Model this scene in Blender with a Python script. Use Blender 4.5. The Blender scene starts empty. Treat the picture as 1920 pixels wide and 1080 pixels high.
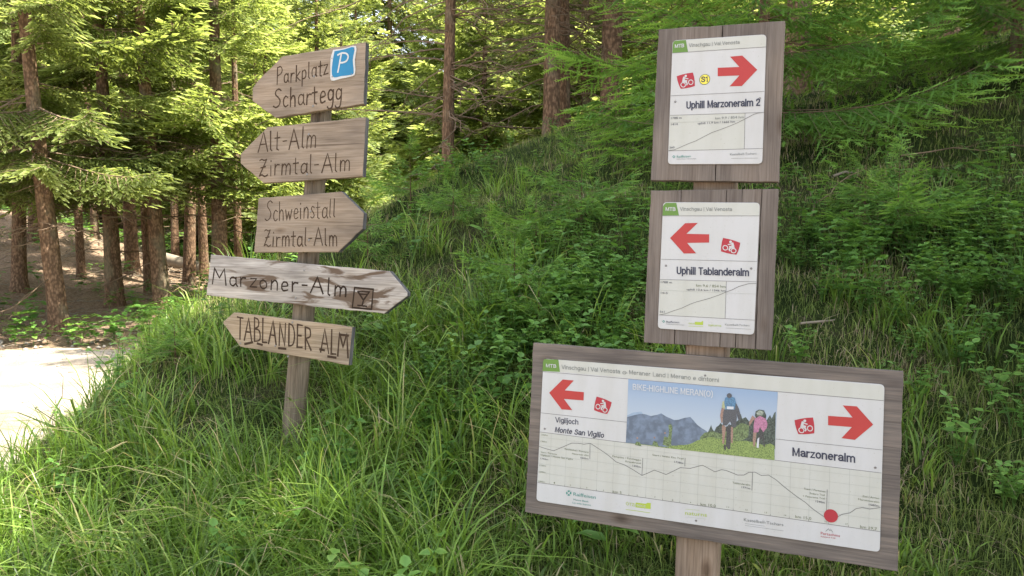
import bpy, bmesh, math, random
import numpy as np
from mathutils import Matrix, Vector

random.seed(7)
RNG = np.random.default_rng(11)
SC = bpy.context.scene
COL = SC.collection

# ------------------------------------------------------------------ camera, sky, sun, exposure
CAM = np.array([0.0, 0.0, 1.6])
FPX = 1500.0                                   # focal length in pixels of a 1920 wide frame
PITCH = math.atan(140 / FPX)
cam = bpy.data.objects.new('camera', bpy.data.cameras.new('camera'))
COL.objects.link(cam)
cam.data.sensor_width = 36
cam.data.lens = 36 * FPX / 1920
cam.data.clip_end = 500
cam.data.clip_start = 0.05
cam.location = CAM
cam.rotation_euler = (math.pi / 2 - PITCH, 0, 0)
cam.data.dof.use_dof = False
SC.camera = cam

SUN_EL = math.radians(60)
SUN_AZ = math.atan2(1.0, -0.20)                # clockwise from +Y
world = bpy.data.worlds.new('World')
SC.world = world
world.use_nodes = True
nt = world.node_tree
sky = nt.nodes.new('ShaderNodeTexSky')
sky.sky_type = 'NISHITA'
sky.sun_disc = False
sky.sun_elevation = SUN_EL
sky.sun_rotation = SUN_AZ
sky.dust_density = 2.0
bg = nt.nodes['Background']
bg.inputs[1].default_value = 0.15
hs_ = nt.nodes.new('ShaderNodeHueSaturation')      # added desaturation, makes the clear sky's light less blue
hs_.inputs['Saturation'].default_value = 0.42
nt.links.new(sky.outputs[0], hs_.inputs['Color'])
nt.links.new(hs_.outputs[0], bg.inputs[0])
sl = bpy.data.lights.new('sun', 'SUN')
sl.energy = 5.0
sl.angle = math.radians(0.6)
sl.color = (1.0, 0.93, 0.80)
sun = bpy.data.objects.new('sun', sl)
COL.objects.link(sun)
sd = Vector((math.sin(SUN_AZ) * math.cos(SUN_EL), math.cos(SUN_AZ) * math.cos(SUN_EL), math.sin(SUN_EL)))
sun.rotation_euler = sd.to_track_quat('Z', 'Y').to_euler()
sun.location = (8, 8, 20)
SC.view_settings.view_transform = 'Standard'
SC.view_settings.look = 'None'
SC.view_settings.exposure = 1.98
SC.view_settings.gamma = 1.0
try:
    SC.cycles.max_bounces = 7
    SC.cycles.transmission_bounces = 5
    SC.cycles.diffuse_bounces = 4
    SC.cycles.glossy_bounces = 2
except Exception:
    pass


# ------------------------------------------------------------------ terrain
def sstep(a, b, x):
    t = np.clip((np.asarray(x, float) - a) / (b - a), 0, 1)
    return t * t * (3 - 2 * t)


def vnoise(x, y, seed=0):
    """cheap smooth pseudo noise, about -1..1"""
    x = np.asarray(x, float); y = np.asarray(y, float)
    s = seed * 1.7
    return (np.sin(1.7 * x + 1.3 * y + s) * np.cos(2.1 * y - 0.7 * x + 2 * s) * .5 + np.sin(3.9 * x - 2.3 * y + 3 * s) * .3
            + np.sin(5.3 * y + 4.1 * x + s) * .2)


YT = np.array([-8, -1, 0.3, 1.0, 2.2, 3.5, 5.0, 7.0, 9.0, 11, 14, 20, 30, 45, 80])
ZT = np.array([0, 0, .02, .16, .56, 1.05, 1.56, 2.12, 2.45, 2.35, 1.9, 1.9, 3.2, 6.5, 18])


def toe(y):
    return np.interp(y, [-2, 0.5, 1.5, 2.8, 4.6, 6.0, 8.0, 9.0, 10.5], [1.5, -0.95, -1.95, -2.42, -2.76, -2.45, -1.95, -1.7, -0.9])


def height(x, y):
    x = np.asarray(x, float); y = np.asarray(y, float)
    r = sstep(0.3, 2.6, y)
    bank = np.interp(y, YT, ZT) + 0.155 * np.clip(x, -8, 9) * r + 0.1 * np.clip(x - 2.5, 0, 8) * r * sstep(2, 6, y)
    bank = bank + (0.05 * vnoise(x * 1.3, y * 1.3, 1) + 0.022 * vnoise(x * 4, y * 4, 2)) * sstep(.8, 2, y)
    side = 1.15 * (x - toe(y)) + 0.10 * vnoise(x * 2, y * 2, 4)
    k = 0.22
    h = np.clip(0.5 + 0.5 * (side - bank) / k, 0, 1)
    z = side * (1 - h) + bank * h - k * h * (1 - h)
    far = 0.055 * np.clip(y - 9.6, 0, 7) + 0.04 * np.clip(y - 20, 0, 60) + 0.003 * np.clip(y - 20, 0, 60) ** 2
    far = far + 1.25 * np.exp(-(((x + 10.8) / 2.6) ** 2 + ((y - 16.5) / 3.2) ** 2))
    far = far + (0.07 * vnoise(x * 1.1, y * 1.1, 5) + .03 * vnoise(x * 3.3, y * 3.3, 9)) * sstep(9.7, 10.6, y)
    far = far + 0.25 * np.clip(-x - 13, 0, 30)
    z = np.maximum(z, far)
    return np.maximum(z, 0.0) + 0.006 * vnoise(x * 3, y * 3, 8)


def H(x, y):
    return float(height(x, y))


# ------------------------------------------------------------------ materials
def mat(name):
    m = bpy.data.materials.new(name)
    m.use_nodes = True
    n = m.node_tree
    return m, n, n.nodes['Principled BSDF']


def N(n, t, **kw):
    d = n.nodes.new(t)
    for k, v in kw.items():
        setattr(d, k, v)
    return d


def flat(name, c, rough=.5, noise=0.0, spec=.3):
    m, n, p = mat(name)
    p.inputs['Roughness'].default_value = rough
    p.inputs['Specular IOR Level'].default_value = spec
    if noise:
        tc = N(n, 'ShaderNodeTexCoord'); nz = N(n, 'ShaderNodeTexNoise'); nz.inputs['Scale'].default_value = 22
        nz.inputs['Detail'].default_value = 6
        mx = N(n, 'ShaderNodeMix', data_type='RGBA')
        n.links.new(tc.outputs['Object'], nz.inputs['Vector'])
        n.links.new(nz.outputs['Fac'], mx.inputs[0])
        mx.inputs[6].default_value = tuple(v * (1 - noise) for v in c) + (1,)
        mx.inputs[7].default_value = tuple(min(1, v * (1 + noise)) for v in c) + (1,)
        n.links.new(mx.outputs[2], p.inputs['Base Color'])
    else:
        p.inputs['Base Color'].default_value = tuple(c) + (1,)
    return m


def ramp(n, stops):
    r = N(n, 'ShaderNodeValToRGB')
    e = r.color_ramp.elements
    while len(e) < len(stops):
        e.new(0.5)
    for i, (p, c) in enumerate(stops):
        e[i].position = p
        e[i].color = tuple(c) + (1,)
    return r


def wood(name, dark, mid, light, axis='x', rough=.85, blot=None, gscale=1.0, red=None):
    """weathered timber, grain along the local axis given"""
    m, n, p = mat(name)
    tc = N(n, 'ShaderNodeTexCoord')
    oi = N(n, 'ShaderNodeObjectInfo')
    add = N(n, 'ShaderNodeVectorMath', operation='ADD')
    mul = N(n, 'ShaderNodeVectorMath', operation='SCALE'); mul.inputs['Scale'].default_value = 7.0
    comb = N(n, 'ShaderNodeCombineXYZ')
    for i in range(3):
        n.links.new(oi.outputs['Random'], comb.inputs[i])
    n.links.new(comb.outputs[0], mul.inputs[0])
    n.links.new(tc.outputs['Object'], add.inputs[0]); n.links.new(mul.outputs[0], add.inputs[1])

    def stretched(al, ac):
        mp = N(n, 'ShaderNodeMapping')
        s = [ac, ac, ac]
        s['xyz'.index(axis)] = al
        mp.inputs['Scale'].default_value = s
        n.links.new(add.outputs[0], mp.inputs['Vector'])
        return mp
    # warp for wandering grain
    w = N(n, 'ShaderNodeTexNoise'); w.inputs['Scale'].default_value = 5; w.inputs['Detail'].default_value = 2
    n.links.new(add.outputs[0], w.inputs['Vector'])
    a = N(n, 'ShaderNodeTexNoise'); a.inputs['Scale'].default_value = 1; a.inputs['Detail'].default_value = 8
    a.inputs['Roughness'].default_value = .65; a.inputs['Distortion'].default_value = .6
    n.links.new(stretched(3 * gscale, 60 * gscale).outputs[0], a.inputs['Vector'])
    b = N(n, 'ShaderNodeTexNoise'); b.inputs['Scale'].default_value = 1; b.inputs['Detail'].default_value = 4
    n.links.new(stretched(9 * gscale, 260 * gscale).outputs[0], b.inputs['Vector'])
    c = N(n, 'ShaderNodeTexNoise'); c.inputs['Scale'].default_value = 1; c.inputs['Detail'].default_value = 3
    n.links.new(stretched(4, 11).outputs[0], c.inputs['Vector'])
    s1 = N(n, 'ShaderNodeMath', operation='MULTIPLY_ADD'); s1.inputs[1].default_value = .45
    n.links.new(b.outputs['Fac'], s1.inputs[0])
    s0 = N(n, 'ShaderNodeMath', operation='MULTIPLY'); s0.inputs[1].default_value = .55
    n.links.new(a.outputs['Fac'], s0.inputs[0]); n.links.new(s0.outputs[0], s1.inputs[2])
    r = ramp(n, [(.34, dark), (.5, mid), (.66, light)])
    n.links.new(s1.outputs[0], r.inputs[0])
    col = r.outputs[0]
    # large cloudy weathering
    rb = ramp(n, [(.32, (.68, .68, .69)), (.5, (.93, .93, .92)), (.68, (1.10, 1.07, 1.02))])
    n.links.new(c.outputs['Fac'], rb.inputs[0])
    mx = N(n, 'ShaderNodeMix', data_type='RGBA', blend_type='MULTIPLY'); mx.inputs[0].default_value = 1
    n.links.new(col, mx.inputs[6]); n.links.new(rb.outputs[0], mx.inputs[7])
    col = mx.outputs[2]
    # knots: sparse dark eyes stretched along the grain
    vk = N(n, 'ShaderNodeTexVoronoi'); vk.inputs['Scale'].default_value = 1
    n.links.new(stretched(4.2, 9).outputs[0], vk.inputs['Vector'])
    rk = ramp(n, [(.05, (.35, .30, .27)), (.10, (.75, .70, .66)), (.16, (1, 1, 1))]); n.links.new(vk.outputs['Distance'], rk.inputs[0])
    mk_ = N(n, 'ShaderNodeMix', data_type='RGBA', blend_type='MULTIPLY'); mk_.inputs[0].default_value = .8
    n.links.new(col, mk_.inputs[6]); n.links.new(rk.outputs[0], mk_.inputs[7]); col = mk_.outputs[2]
    # fine drying cracks
    cn = N(n, 'ShaderNodeTexNoise'); cn.inputs['Scale'].default_value = 1; cn.inputs['Detail'].default_value = 2
    n.links.new(stretched(2.2, 95).outputs[0], cn.inputs['Vector'])
    rc = ramp(n, [(.27, (.45, .42, .40)), (.33, (1, 1, 1))]); n.links.new(cn.outputs['Fac'], rc.inputs[0])
    mc = N(n, 'ShaderNodeMix', data_type='RGBA', blend_type='MULTIPLY'); mc.inputs[0].default_value = .8
    n.links.new(col, mc.inputs[6]); n.links.new(rc.outputs[0], mc.inputs[7]); col = mc.outputs[2]
    if blot:
        bn = N(n, 'ShaderNodeTexNoise'); bn.inputs['Scale'].default_value = 1; bn.inputs['Detail'].default_value = 5
        bn.inputs['Distortion'].default_value = .8
        n.links.new(stretched(5, 26).outputs[0], bn.inputs['Vector'])
        br = ramp(n, [(.55, (0, 0, 0)), (.62, (1, 1, 1))])
        n.links.new(bn.outputs['Fac'], br.inputs[0])
        m2 = N(n, 'ShaderNodeMix', data_type='RGBA')
        n.links.new(br.outputs[0], m2.inputs[0]); n.links.new(col, m2.inputs[6])
        m2.inputs[7].default_value = tuple(blot) + (1,)
        col = m2.outputs[2]
    n.links.new(col, p.inputs['Base Color'])
    p.inputs['Roughness'].default_value = rough
    p.inputs['Specular IOR Level'].default_value = .15
    bp = N(n, 'ShaderNodeBump'); bp.inputs['Strength'].default_value = .5; bp.inputs['Distance'].default_value = .003
    n.links.new(s1.outputs[0], bp.inputs['Height']); n.links.new(bp.outputs[0], p.inputs['Normal'])
    return m


def leafy(name, stops, trans=.4, rough=.5, gain=1.25, spec=.25):
    """foliage: colour ramp over the per-vertex attribute tint"""
    m, n, p = mat(name)
    at = N(n, 'ShaderNodeAttribute', attribute_name='tint')
    oi = N(n, 'ShaderNodeObjectInfo')
    r = ramp(n, stops)
    n.links.new(at.outputs['Fac'], r.inputs[0])
    hs = N(n, 'ShaderNodeHueSaturation')
    mr = N(n, 'ShaderNodeMapRange'); mr.inputs['To Min'].default_value = .85; mr.inputs['To Max'].default_value = 1.15
    n.links.new(oi.outputs['Random'], mr.inputs['Value']); n.links.new(mr.outputs[0], hs.inputs['Value'])
    n.links.new(r.outputs[0], hs.inputs['Color'])
    n.links.new(hs.outputs[0], p.inputs['Base Color'])
    p.inputs['Roughness'].default_value = rough
    p.inputs['Specular IOR Level'].default_value = spec
    tr = N(n, 'ShaderNodeBsdfTranslucent')
    g = N(n, 'ShaderNodeMix', data_type='RGBA', blend_type='MULTIPLY'); g.inputs[0].default_value = 1
    n.links.new(hs.outputs[0], g.inputs[6]); g.inputs[7].default_value = (gain * 1.2, gain * 1.08, gain * .7, 1)
    n.links.new(g.outputs[2], tr.inputs[0])
    ms = N(n, 'ShaderNodeMixShader'); ms.inputs[0].default_value = trans
    n.links.new(p.outputs[0], ms.inputs[1]); n.links.new(tr.outputs[0], ms.inputs[2])
    n.links.new(ms.outputs[0], n.nodes['Material Output'].inputs[0])
    return m


M = {}
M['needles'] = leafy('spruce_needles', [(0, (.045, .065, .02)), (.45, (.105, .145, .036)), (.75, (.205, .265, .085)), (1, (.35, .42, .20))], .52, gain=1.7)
M['needles_young'] = leafy('young_spruce_needles', [(0, (.05, .11, .03)), (.5, (.13, .27, .055)), (1, (.29, .47, .10))], .4, gain=1.35)  # fresh bright growth of the young spruces and seedlings
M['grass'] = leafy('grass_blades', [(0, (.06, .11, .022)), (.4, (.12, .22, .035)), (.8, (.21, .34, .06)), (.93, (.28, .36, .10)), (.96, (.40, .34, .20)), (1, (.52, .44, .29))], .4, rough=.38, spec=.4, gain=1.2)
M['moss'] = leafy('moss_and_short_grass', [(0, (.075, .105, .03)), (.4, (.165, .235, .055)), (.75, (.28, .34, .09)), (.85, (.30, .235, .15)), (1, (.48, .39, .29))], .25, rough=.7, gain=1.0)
M['leaf'] = leafy('broad_leaves', [(0, (.065, .16, .032)), (.6, (.14, .29, .055)), (1, (.26, .42, .10))], .35, rough=.42, spec=.4, gain=1.2)


def bark(name, dark, mid, light, sc=1.0):
    m, n, p = mat(name)
    tc = N(n, 'ShaderNodeTexCoord'); oi = N(n, 'ShaderNodeObjectInfo')
    mp = N(n, 'ShaderNodeMapping'); mp.inputs['Scale'].default_value = (.17 * sc, .17 * sc, .75 * sc)
    n.links.new(tc.outputs['Object'], mp.inputs['Vector']); n.links.new(oi.outputs['Random'], mp.inputs['Location'])
    v = N(n, 'ShaderNodeTexVoronoi', feature='F1'); v.inputs['Scale'].default_value = 26
    nz = N(n, 'ShaderNodeTexNoise'); nz.inputs['Scale'].default_value = 14; nz.inputs['Detail'].default_value = 9; nz.inputs['Roughness'].default_value = .7
    n2 = N(n, 'ShaderNodeTexNoise'); n2.inputs['Scale'].default_value = 3; n2.inputs['Detail'].default_value = 3
    for q in (v, nz, n2):
        n.links.new(mp.outputs[0], q.inputs['Vector'])
    a = N(n, 'ShaderNodeMath', operation='MULTIPLY_ADD'); a.inputs[1].default_value = .5
    n.links.new(v.outputs['Distance'], a.inputs[0])
    n.links.new(nz.outputs['Fac'], a.inputs[2])
    r = ramp(n, [(.42, light), (.62, mid), (.85, dark)])
    n.links.new(a.outputs[0], r.inputs[0])
    lic = ramp(n, [(.54, (0, 0, 0)), (.68, (.55, .55, .55))])
    n.links.new(n2.outputs['Fac'], lic.inputs[0])
    mx = N(n, 'ShaderNodeMix', data_type='RGBA')
    n.links.new(lic.outputs[0], mx.inputs[0]); n.links.new(r.outputs[0], mx.inputs[6]); mx.inputs[7].default_value = (.20, .19, .13, 1)
    n.links.new(mx.outputs[2], p.inputs['Base Color'])
    p.inputs['Roughness'].default_value = .9
    p.inputs['Specular IOR Level'].default_value = .1
    b = N(n, 'ShaderNodeBump'); b.inputs['Strength'].default_value = .9; b.inputs['Distance'].default_value = .02; b.invert = True
    n.links.new(a.outputs[0], b.inputs['Height']); n.links.new(b.outputs[0], p.inputs['Normal'])
    return m


M['bark'] = bark('spruce_bark', (.11, .070, .045), (.235, .15, .095), (.35, .235, .155))
M['twig'] = flat('dead_twig', (.20, .145, .10), .9, .4, .1)
M['twig_grey'] = flat('bleached_twig', (.26, .22, .17), .9, .35, .1)


# ------------------------------------------------------------------ mesh helpers
class MB:
    """collects triangles with a per-vertex tint and a material slot"""
    def __init__(s):
        s.v = []; s.t = []; s.c = []; s.m = []; s.n = 0

    def add(s, V, T, tint=0.5, slot=0):
        V = np.asarray(V, np.float32).reshape(-1, 3); T = np.asarray(T, np.int32).reshape(-1, 3)
        s.v.append(V); s.t.append(T + s.n)
        s.c.append(np.broadcast_to(np.asarray(tint, np.float32), (len(V),)).copy())
        s.m.append(np.full(len(T), slot, np.int32))
        s.n += len(V)

    def arrays(s):
        return np.concatenate(s.v), np.concatenate(s.t), np.concatenate(s.c), np.concatenate(s.m)

    def mesh(s, name, mats, smooth=False):
        V, T, C, Mi = s.arrays()
        return mesh_from(name, V, T, C, Mi, mats, smooth)


def mesh_from(name, V, T, C, Mi, mats, smooth=False):
    me = bpy.data.meshes.new(name)
    me.vertices.add(len(V)); me.vertices.foreach_set('co', np.ascontiguousarray(V, np.float32).ravel())
    me.loops.add(len(T) * 3); me.loops.foreach_set('vertex_index', np.ascontiguousarray(T, np.int32).ravel())
    me.polygons.add(len(T)); me.polygons.foreach_set('loop_start', np.arange(0, len(T) * 3, 3, dtype=np.int32))
    me.polygons.foreach_set('material_index', np.ascontiguousarray(Mi, np.int32))
    if smooth:
        me.polygons.foreach_set('use_smooth', np.ones(len(T), bool))
    a = me.attributes.new('tint', 'FLOAT', 'POINT'); a.data.foreach_set('value', np.ascontiguousarray(C, np.float32))
    for m in (mats if isinstance(mats, (list, tuple)) else [mats]):
        me.materials.append(m)
    me.update(calc_edges=True)
    return me


def link(name, data, parent=None, loc=None, mtx=None):
    o = bpy.data.objects.new(name, data); COL.objects.link(o)
    if parent is not None:
        o.parent = parent
    if loc is not None:
        o.location = loc
    if mtx is not None:
        o.matrix_basis = mtx
    return o


def tag(o, label=None, cat=None, group=None, kind=None):
    if label: o['label'] = label
    if cat: o['category'] = cat
    if group: o['group'] = group
    if kind: o['kind'] = kind
    return o


def copy_tree(o, parent=None):
    c = o.copy(); COL.objects.link(c); c.parent = parent
    for ch in o.children:
        copy_tree(ch, c)
    return c


def rots(az, el, roll):
    """batch of 3x3: local x -> direction (az, el), then roll about it"""
    ca, sa, ce, se, cr, sr = np.cos(az), np.sin(az), np.cos(el), np.sin(el), np.cos(roll), np.sin(roll)
    X = np.stack([ca * ce, sa * ce, se], -1)
    Y0 = np.stack([-sa, ca, 0 * ca], -1)
    Z0 = np.cross(X, Y0)
    Y = Y0 * cr[:, None] + Z0 * sr[:, None]
    Z = np.cross(X, Y)
    return np.stack([X, Y, Z], -1)


def scatter(tmpl, R, P, S, dt=None):
    """tmpl=(V,T,C,M) repeated with rotations R (k,3,3), points P, scales S"""
    V, T, C, Mi = tmpl
    k = len(P)
    VV = np.einsum('kij,nj->kni', R, V) * np.asarray(S)[:, None, None] + P[:, None, :]
    TT = T[None] + (np.arange(k) * len(V))[:, None, None]
    CC = np.repeat(C[None], k, 0)
    if dt is not None:
        CC = np.clip(CC + np.asarray(dt)[:, None], 0, 1)
    return VV.reshape(-1, 3), TT.reshape(-1, 3), CC.ravel(), np.tile(Mi, k)


def tube(mb, pts, radii, sides=6, slot=0, tint=.5, cap=True):
    pts = np.asarray(pts, float); n = len(pts)
    d = np.gradient(pts, axis=0); d /= np.linalg.norm(d, axis=1)[:, None] + 1e-9
    up = np.array([0, 0, 1.0])
    if abs(d[0] @ up) > .9: up = np.array([1.0, 0, 0])
    a = np.cross(d, up); a /= np.linalg.norm(a, axis=1)[:, None] + 1e-9
    b = np.cross(d, a)
    th = np.linspace(0, 2 * np.pi, sides, endpoint=False)
    V = pts[:, None] + (a[:, None] * np.cos(th)[None, :, None] + b[:, None] * np.sin(th)[None, :, None]) * np.asarray(radii)[:, None, None]
    V = V.reshape(-1, 3); T = []
    for i in range(n - 1):
        for j in range(sides):
            p, q = i * sides + j, i * sides + (j + 1) % sides
            T += [(p, q, q + sides), (p, q + sides, p + sides)]
    if cap:
        V = np.vstack([V, pts[-1]]); e = len(V) - 1
        for j in range(sides):
            T.append(((n - 1) * sides + j, (n - 1) * sides + (j + 1) % sides, e))
    mb.add(V, T, tint, slot)


# ------------------------------------------------------------------ ground
def grid_mesh(name, xs, ys, dz, mats, fn=height):
    X, Y = np.meshgrid(xs, ys)
    Z = fn(X, Y) + dz
    V = np.stack([X, Y, Z], -1).reshape(-1, 3)
    nx = len(xs); ny = len(ys)
    i = np.arange((nx - 1) * (ny - 1)); r = i // (nx - 1); c = i % (nx - 1); a = r * nx + c
    T = np.concatenate([np.stack([a, a + 1, a + nx + 1], -1), np.stack([a, a + nx + 1, a + nx], -1)])
    return V, T, X.ravel(), Y.ravel()


def axis_pts(lo, a, b, hi, fine, coarse):
    return np.unique(np.concatenate([np.arange(lo, a, coarse), np.arange(a, b, fine), np.arange(b, hi + .01, coarse)]))


def grassy(x, y):
    """1 on the green bank, 0 on forest litter / road"""
    s = x - toe(y)
    g = sstep(-.05, .3, s) * sstep(.1, .9, y) * (1 - sstep(10.5, 12.5, y + .8 * vnoise(x, y, 3)))
    return g


def build_ground():
    xs = axis_pts(-60, -11, 7, 60, .09, 1.5); ys = axis_pts(-20, .4, 13, 95, .09, 1.2)
    V, T, x, y = grid_mesh('ground', xs, ys, 0, None)
    C = grassy(x, y)
    m, n, p = mat('ground_soil')
    tc = N(n, 'ShaderNodeTexCoord'); at = N(n, 'ShaderNodeAttribute', attribute_name='tint')
    n1 = N(n, 'ShaderNodeTexNoise'); n1.inputs['Scale'].default_value = 2.2; n1.inputs['Detail'].default_value = 8; n1.inputs['Roughness'].default_value = .7
    n2 = N(n, 'ShaderNodeTexNoise'); n2.inputs['Scale'].default_value = 28; n2.inputs['Detail'].default_value = 8; n2.inputs['Roughness'].default_value = .75
    for q in (n1, n2): n.links.new(tc.outputs['Object'], q.inputs['Vector'])
    lit = ramp(n, [(.3, (.13, .08, .05)), (.5, (.27, .19, .13)), (.7, (.42, .33, .24))])
    n.links.new(n2.outputs['Fac'], lit.inputs[0])
    grn = ramp(n, [(.3, (.016, .026, .009)), (.5, (.035, .055, .016)), (.62, (.06, .055, .03)), (.72, (.04, .065, .02))])
    n.links.new(n1.outputs['Fac'], grn.inputs[0])
    mx = N(n, 'ShaderNodeMix', data_type='RGBA')
    n.links.new(at.outputs['Fac'], mx.inputs[0]); n.links.new(lit.outputs[0], mx.inputs[6]); n.links.new(grn.outputs[0], mx.inputs[7])
    n.links.new(mx.outputs[2], p.inputs['Base Color'])
    p.inputs['Roughness'].default_value = .95; p.inputs['Specular IOR Level'].default_value = .05
    b = N(n, 'ShaderNodeBump'); b.inputs['Strength'].default_value = .8; b.inputs['Distance'].default_value = .05
    n.links.new(n2.outputs['Fac'], b.inputs['Height']); n.links.new(b.outputs[0], p.inputs['Normal'])
    o = link('ground', mesh_from('ground', V, T, C, np.zeros(len(T), int), m, True))
    tag(o, 'forest floor and grassy bank rising to the right', None, None, 'structure')
    # gravel road sheet
    xs = np.arange(-22, 3.0, .12); ys = np.arange(-6, 10.4, .12)

    def edge(y): return toe(y) - .05

    V, T, x, y = grid_mesh('road', xs, ys, .012, None)
    keep = (x < edge(y) + .10 * vnoise(x * 3, y * 3)) & (y < 9.35 + .16 * vnoise(x * 1.5, y, 2)) & (x > -13 + .3 * vnoise(x, y, 6))
    kt = keep[T].all(1)
    m, n, p = mat('gravel_road_surface')
    tc = N(n, 'ShaderNodeTexCoord')
    n1 = N(n, 'ShaderNodeTexNoise'); n1.inputs['Scale'].default_value = 1.4; n1.inputs['Detail'].default_value = 6
    n2 = N(n, 'ShaderNodeTexVoronoi'); n2.inputs['Scale'].default_value = 60
    for q in (n1, n2): n.links.new(tc.outputs['Object'], q.inputs['Vector'])
    r1 = ramp(n, [(.35, (.20, .165, .13)), (.6, (.33, .285, .235))])
    n.links.new(n1.outputs['Fac'], r1.inputs[0])
    r2 = ramp(n, [(0, (.75, .75, .75)), (.5, (1.1, 1.1, 1.1))]); n.links.new(n2.outputs['Distance'], r2.inputs[0])
    mx = N(n, 'ShaderNodeMix', data_type='RGBA', blend_type='MULTIPLY'); mx.inputs[0].default_value = 1
    n.links.new(r1.outputs[0], mx.inputs[6]); n.links.new(r2.outputs[0], mx.inputs[7]); n.links.new(mx.outputs[2], p.inputs['Base Color'])
    p.inputs['Roughness'].default_value = .95; p.inputs['Specular IOR Level'].default_value = .05
    b = N(n, 'ShaderNodeBump'); b.inputs['Strength'].default_value = .6; b.inputs['Distance'].default_value = .01
    n.links.new(n2.outputs['Distance'], b.inputs['Height']); n.links.new(b.outputs[0], p.inputs['Normal'])
    o = link('road', mesh_from('road', V, T[kt], np.zeros(len(V)), np.zeros(int(kt.sum()), int), m, True))
    tag(o, 'pale gravel forest road in full sun at the left', None, None, 'structure')


build_ground()


# ------------------------------------------------------------------ spruce building blocks
def sprig_hi(rng, pairs=4):
    """unit sprig along +x: core and pairs of needles"""
    mb = MB()
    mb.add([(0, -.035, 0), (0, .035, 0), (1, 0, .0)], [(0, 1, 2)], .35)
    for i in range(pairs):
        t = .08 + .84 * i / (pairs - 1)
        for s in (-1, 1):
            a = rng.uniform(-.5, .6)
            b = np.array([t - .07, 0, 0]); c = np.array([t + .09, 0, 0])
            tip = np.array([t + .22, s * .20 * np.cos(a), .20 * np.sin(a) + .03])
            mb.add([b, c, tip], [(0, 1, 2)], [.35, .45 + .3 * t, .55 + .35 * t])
        b = np.array([t - .06, 0, 0]); c = np.array([t + .08, 0, 0])
        mb.add([b, c, (t + .2, rng.uniform(-.06, .06), .17)], [(0, 1, 2)], [.35, .45, .5 + .4 * t])
    return mb.arrays()


def sprig_pad(rng):
    """fresh shoot: slim body fringed with fine needles"""
    mb = MB()
    w = .055
    mb.add([(0, 0, 0), (.45, -w, .02), (1, 0, -.02), (.45, w, .03)], [(0, 1, 2), (0, 2, 3)], [.25, .45, .8, .45])
    for i in range(8):
        t = .04 + .9 * i / 7
        for sg in (-1, 1):
            a = rng.uniform(-.5, .7); ln = .17 * (1 - .45 * t)
            mb.add([(t - .035, 0, 0), (t + .035, 0, 0), (t + .11, sg * ln * math.cos(a), ln * math.sin(a))], [(0, 1, 2)], [.3, .4 + .2 * t, .5 + .4 * t])
    return mb.arrays()


def sprig_mid(rng):
    mb = MB()
    w = .17
    mb.add([(0, 0, 0), (.45, -w, .03), (1, 0, -.02), (.45, w, .05)], [(0, 1, 2), (0, 2, 3)], [.3, .5, .9, .5])
    mb.add([(0, 0, 0), (.4, .02, w * .8), (.95, 0, 0)], [(0, 1, 2)], [.3, .5, .8])
    return mb.arrays()


def sprig_lo(rng):
    mb = MB()
    w = .2
    mb.add([(0, 0, 0), (.45, -w, .0), (1, 0, 0), (.45, w, .06)], [(0, 1, 2), (0, 2, 3)], [.3, .5, .85, .5])
    return mb.arrays()


def bough(rng, kind, n=20, gap=.036, slen=.085, wood_r=.009):
    """flat spray along +x, length 1"""
    sp = {'pad': lambda: sprig_pad(rng), 'hi': lambda: sprig_hi(rng), 'mid': lambda: sprig_mid(rng), 'lo': lambda: sprig_lo(rng)}[kind]()
    mb = MB()
    f = lambda t: np.array([t, .05 * math.sin(3 * t + k0), -.16 * t + .20 * t * t * t])
    k0 = rng.uniform(0, 6)
    tube(mb, [f(t) for t in np.linspace(0, .95, 6)], np.linspace(wood_r, wood_r * .25, 6), 3, 1, 0, False)
    P, A, E, L, D = [], [], [], [], []
    for t in np.linspace(.10, .98, n):
        for s in (-1, 1):
            t2 = t + rng.uniform(-.015, .015)
            b = f(t2)
            ls = (.44 * (1 - t2) ** .75 + .04) * rng.uniform(.7, 1.1) * (1 if t2 > .22 else .6)
            az = s * (1.0 - .45 * t2) + rng.uniform(-.12, .12)
            el = rng.uniform(-.35, .02) - .25 * (1 - t2)
            q = b + np.zeros(3)
            m = max(1, int(ls / gap)); prev = b
            for i in range(m + 1):
                u = (i + .3) / (m + 1) * ls
                pos = b + np.array([math.cos(az) * math.cos(el), math.sin(az) * math.cos(el), math.sin(el)]) * u
                pos[2] -= .12 * u * u / max(ls, .05)
                for s2 in (-1, 1):
                    P.append(pos); A.append(az + s2 * rng.uniform(.5, .9)); E.append(el * .6 + rng.uniform(-.5, .1))
                    L.append(slen * rng.uniform(.65, 1.15) * (1 - .35 * u / ls)); D.append(rng.uniform(-.18, .05) + .28 * (u / ls) ** 2)
            P.append(b + np.array([math.cos(az) * math.cos(el), math.sin(az) * math.cos(el), math.sin(el) - .12]) * ls)
            A.append(az); E.append(el * .5); L.append(slen * 1.1); D.append(.3)
            if kind != 'lo':
                e = b + np.array([math.cos(az) * math.cos(el), math.sin(az) * math.cos(el), math.sin(el)]) * ls
                mb.add([b - (0, .004, 0), b + (0, .004, 0), e], [(0, 1, 2)], 0, 1)
    for t in np.linspace(.35, 1, int(.65 / gap)):
        P.append(f(min(t, .96))); A.append(rng.uniform(-.5, .5)); E.append(rng.uniform(-.1, .4)); L.append(slen); D.append(.15)
    R = rots(np.array(A), np.array(E), rng.uniform(-.5, .5, len(A)))
    V, T, C, Mi = scatter(sp, R, np.array(P), np.array(L), D)
    mb.v.append(V); mb.t.append(T + mb.n); mb.c.append(C); mb.m.append(Mi); mb.n += len(V)
    return mb.arrays()


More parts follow.
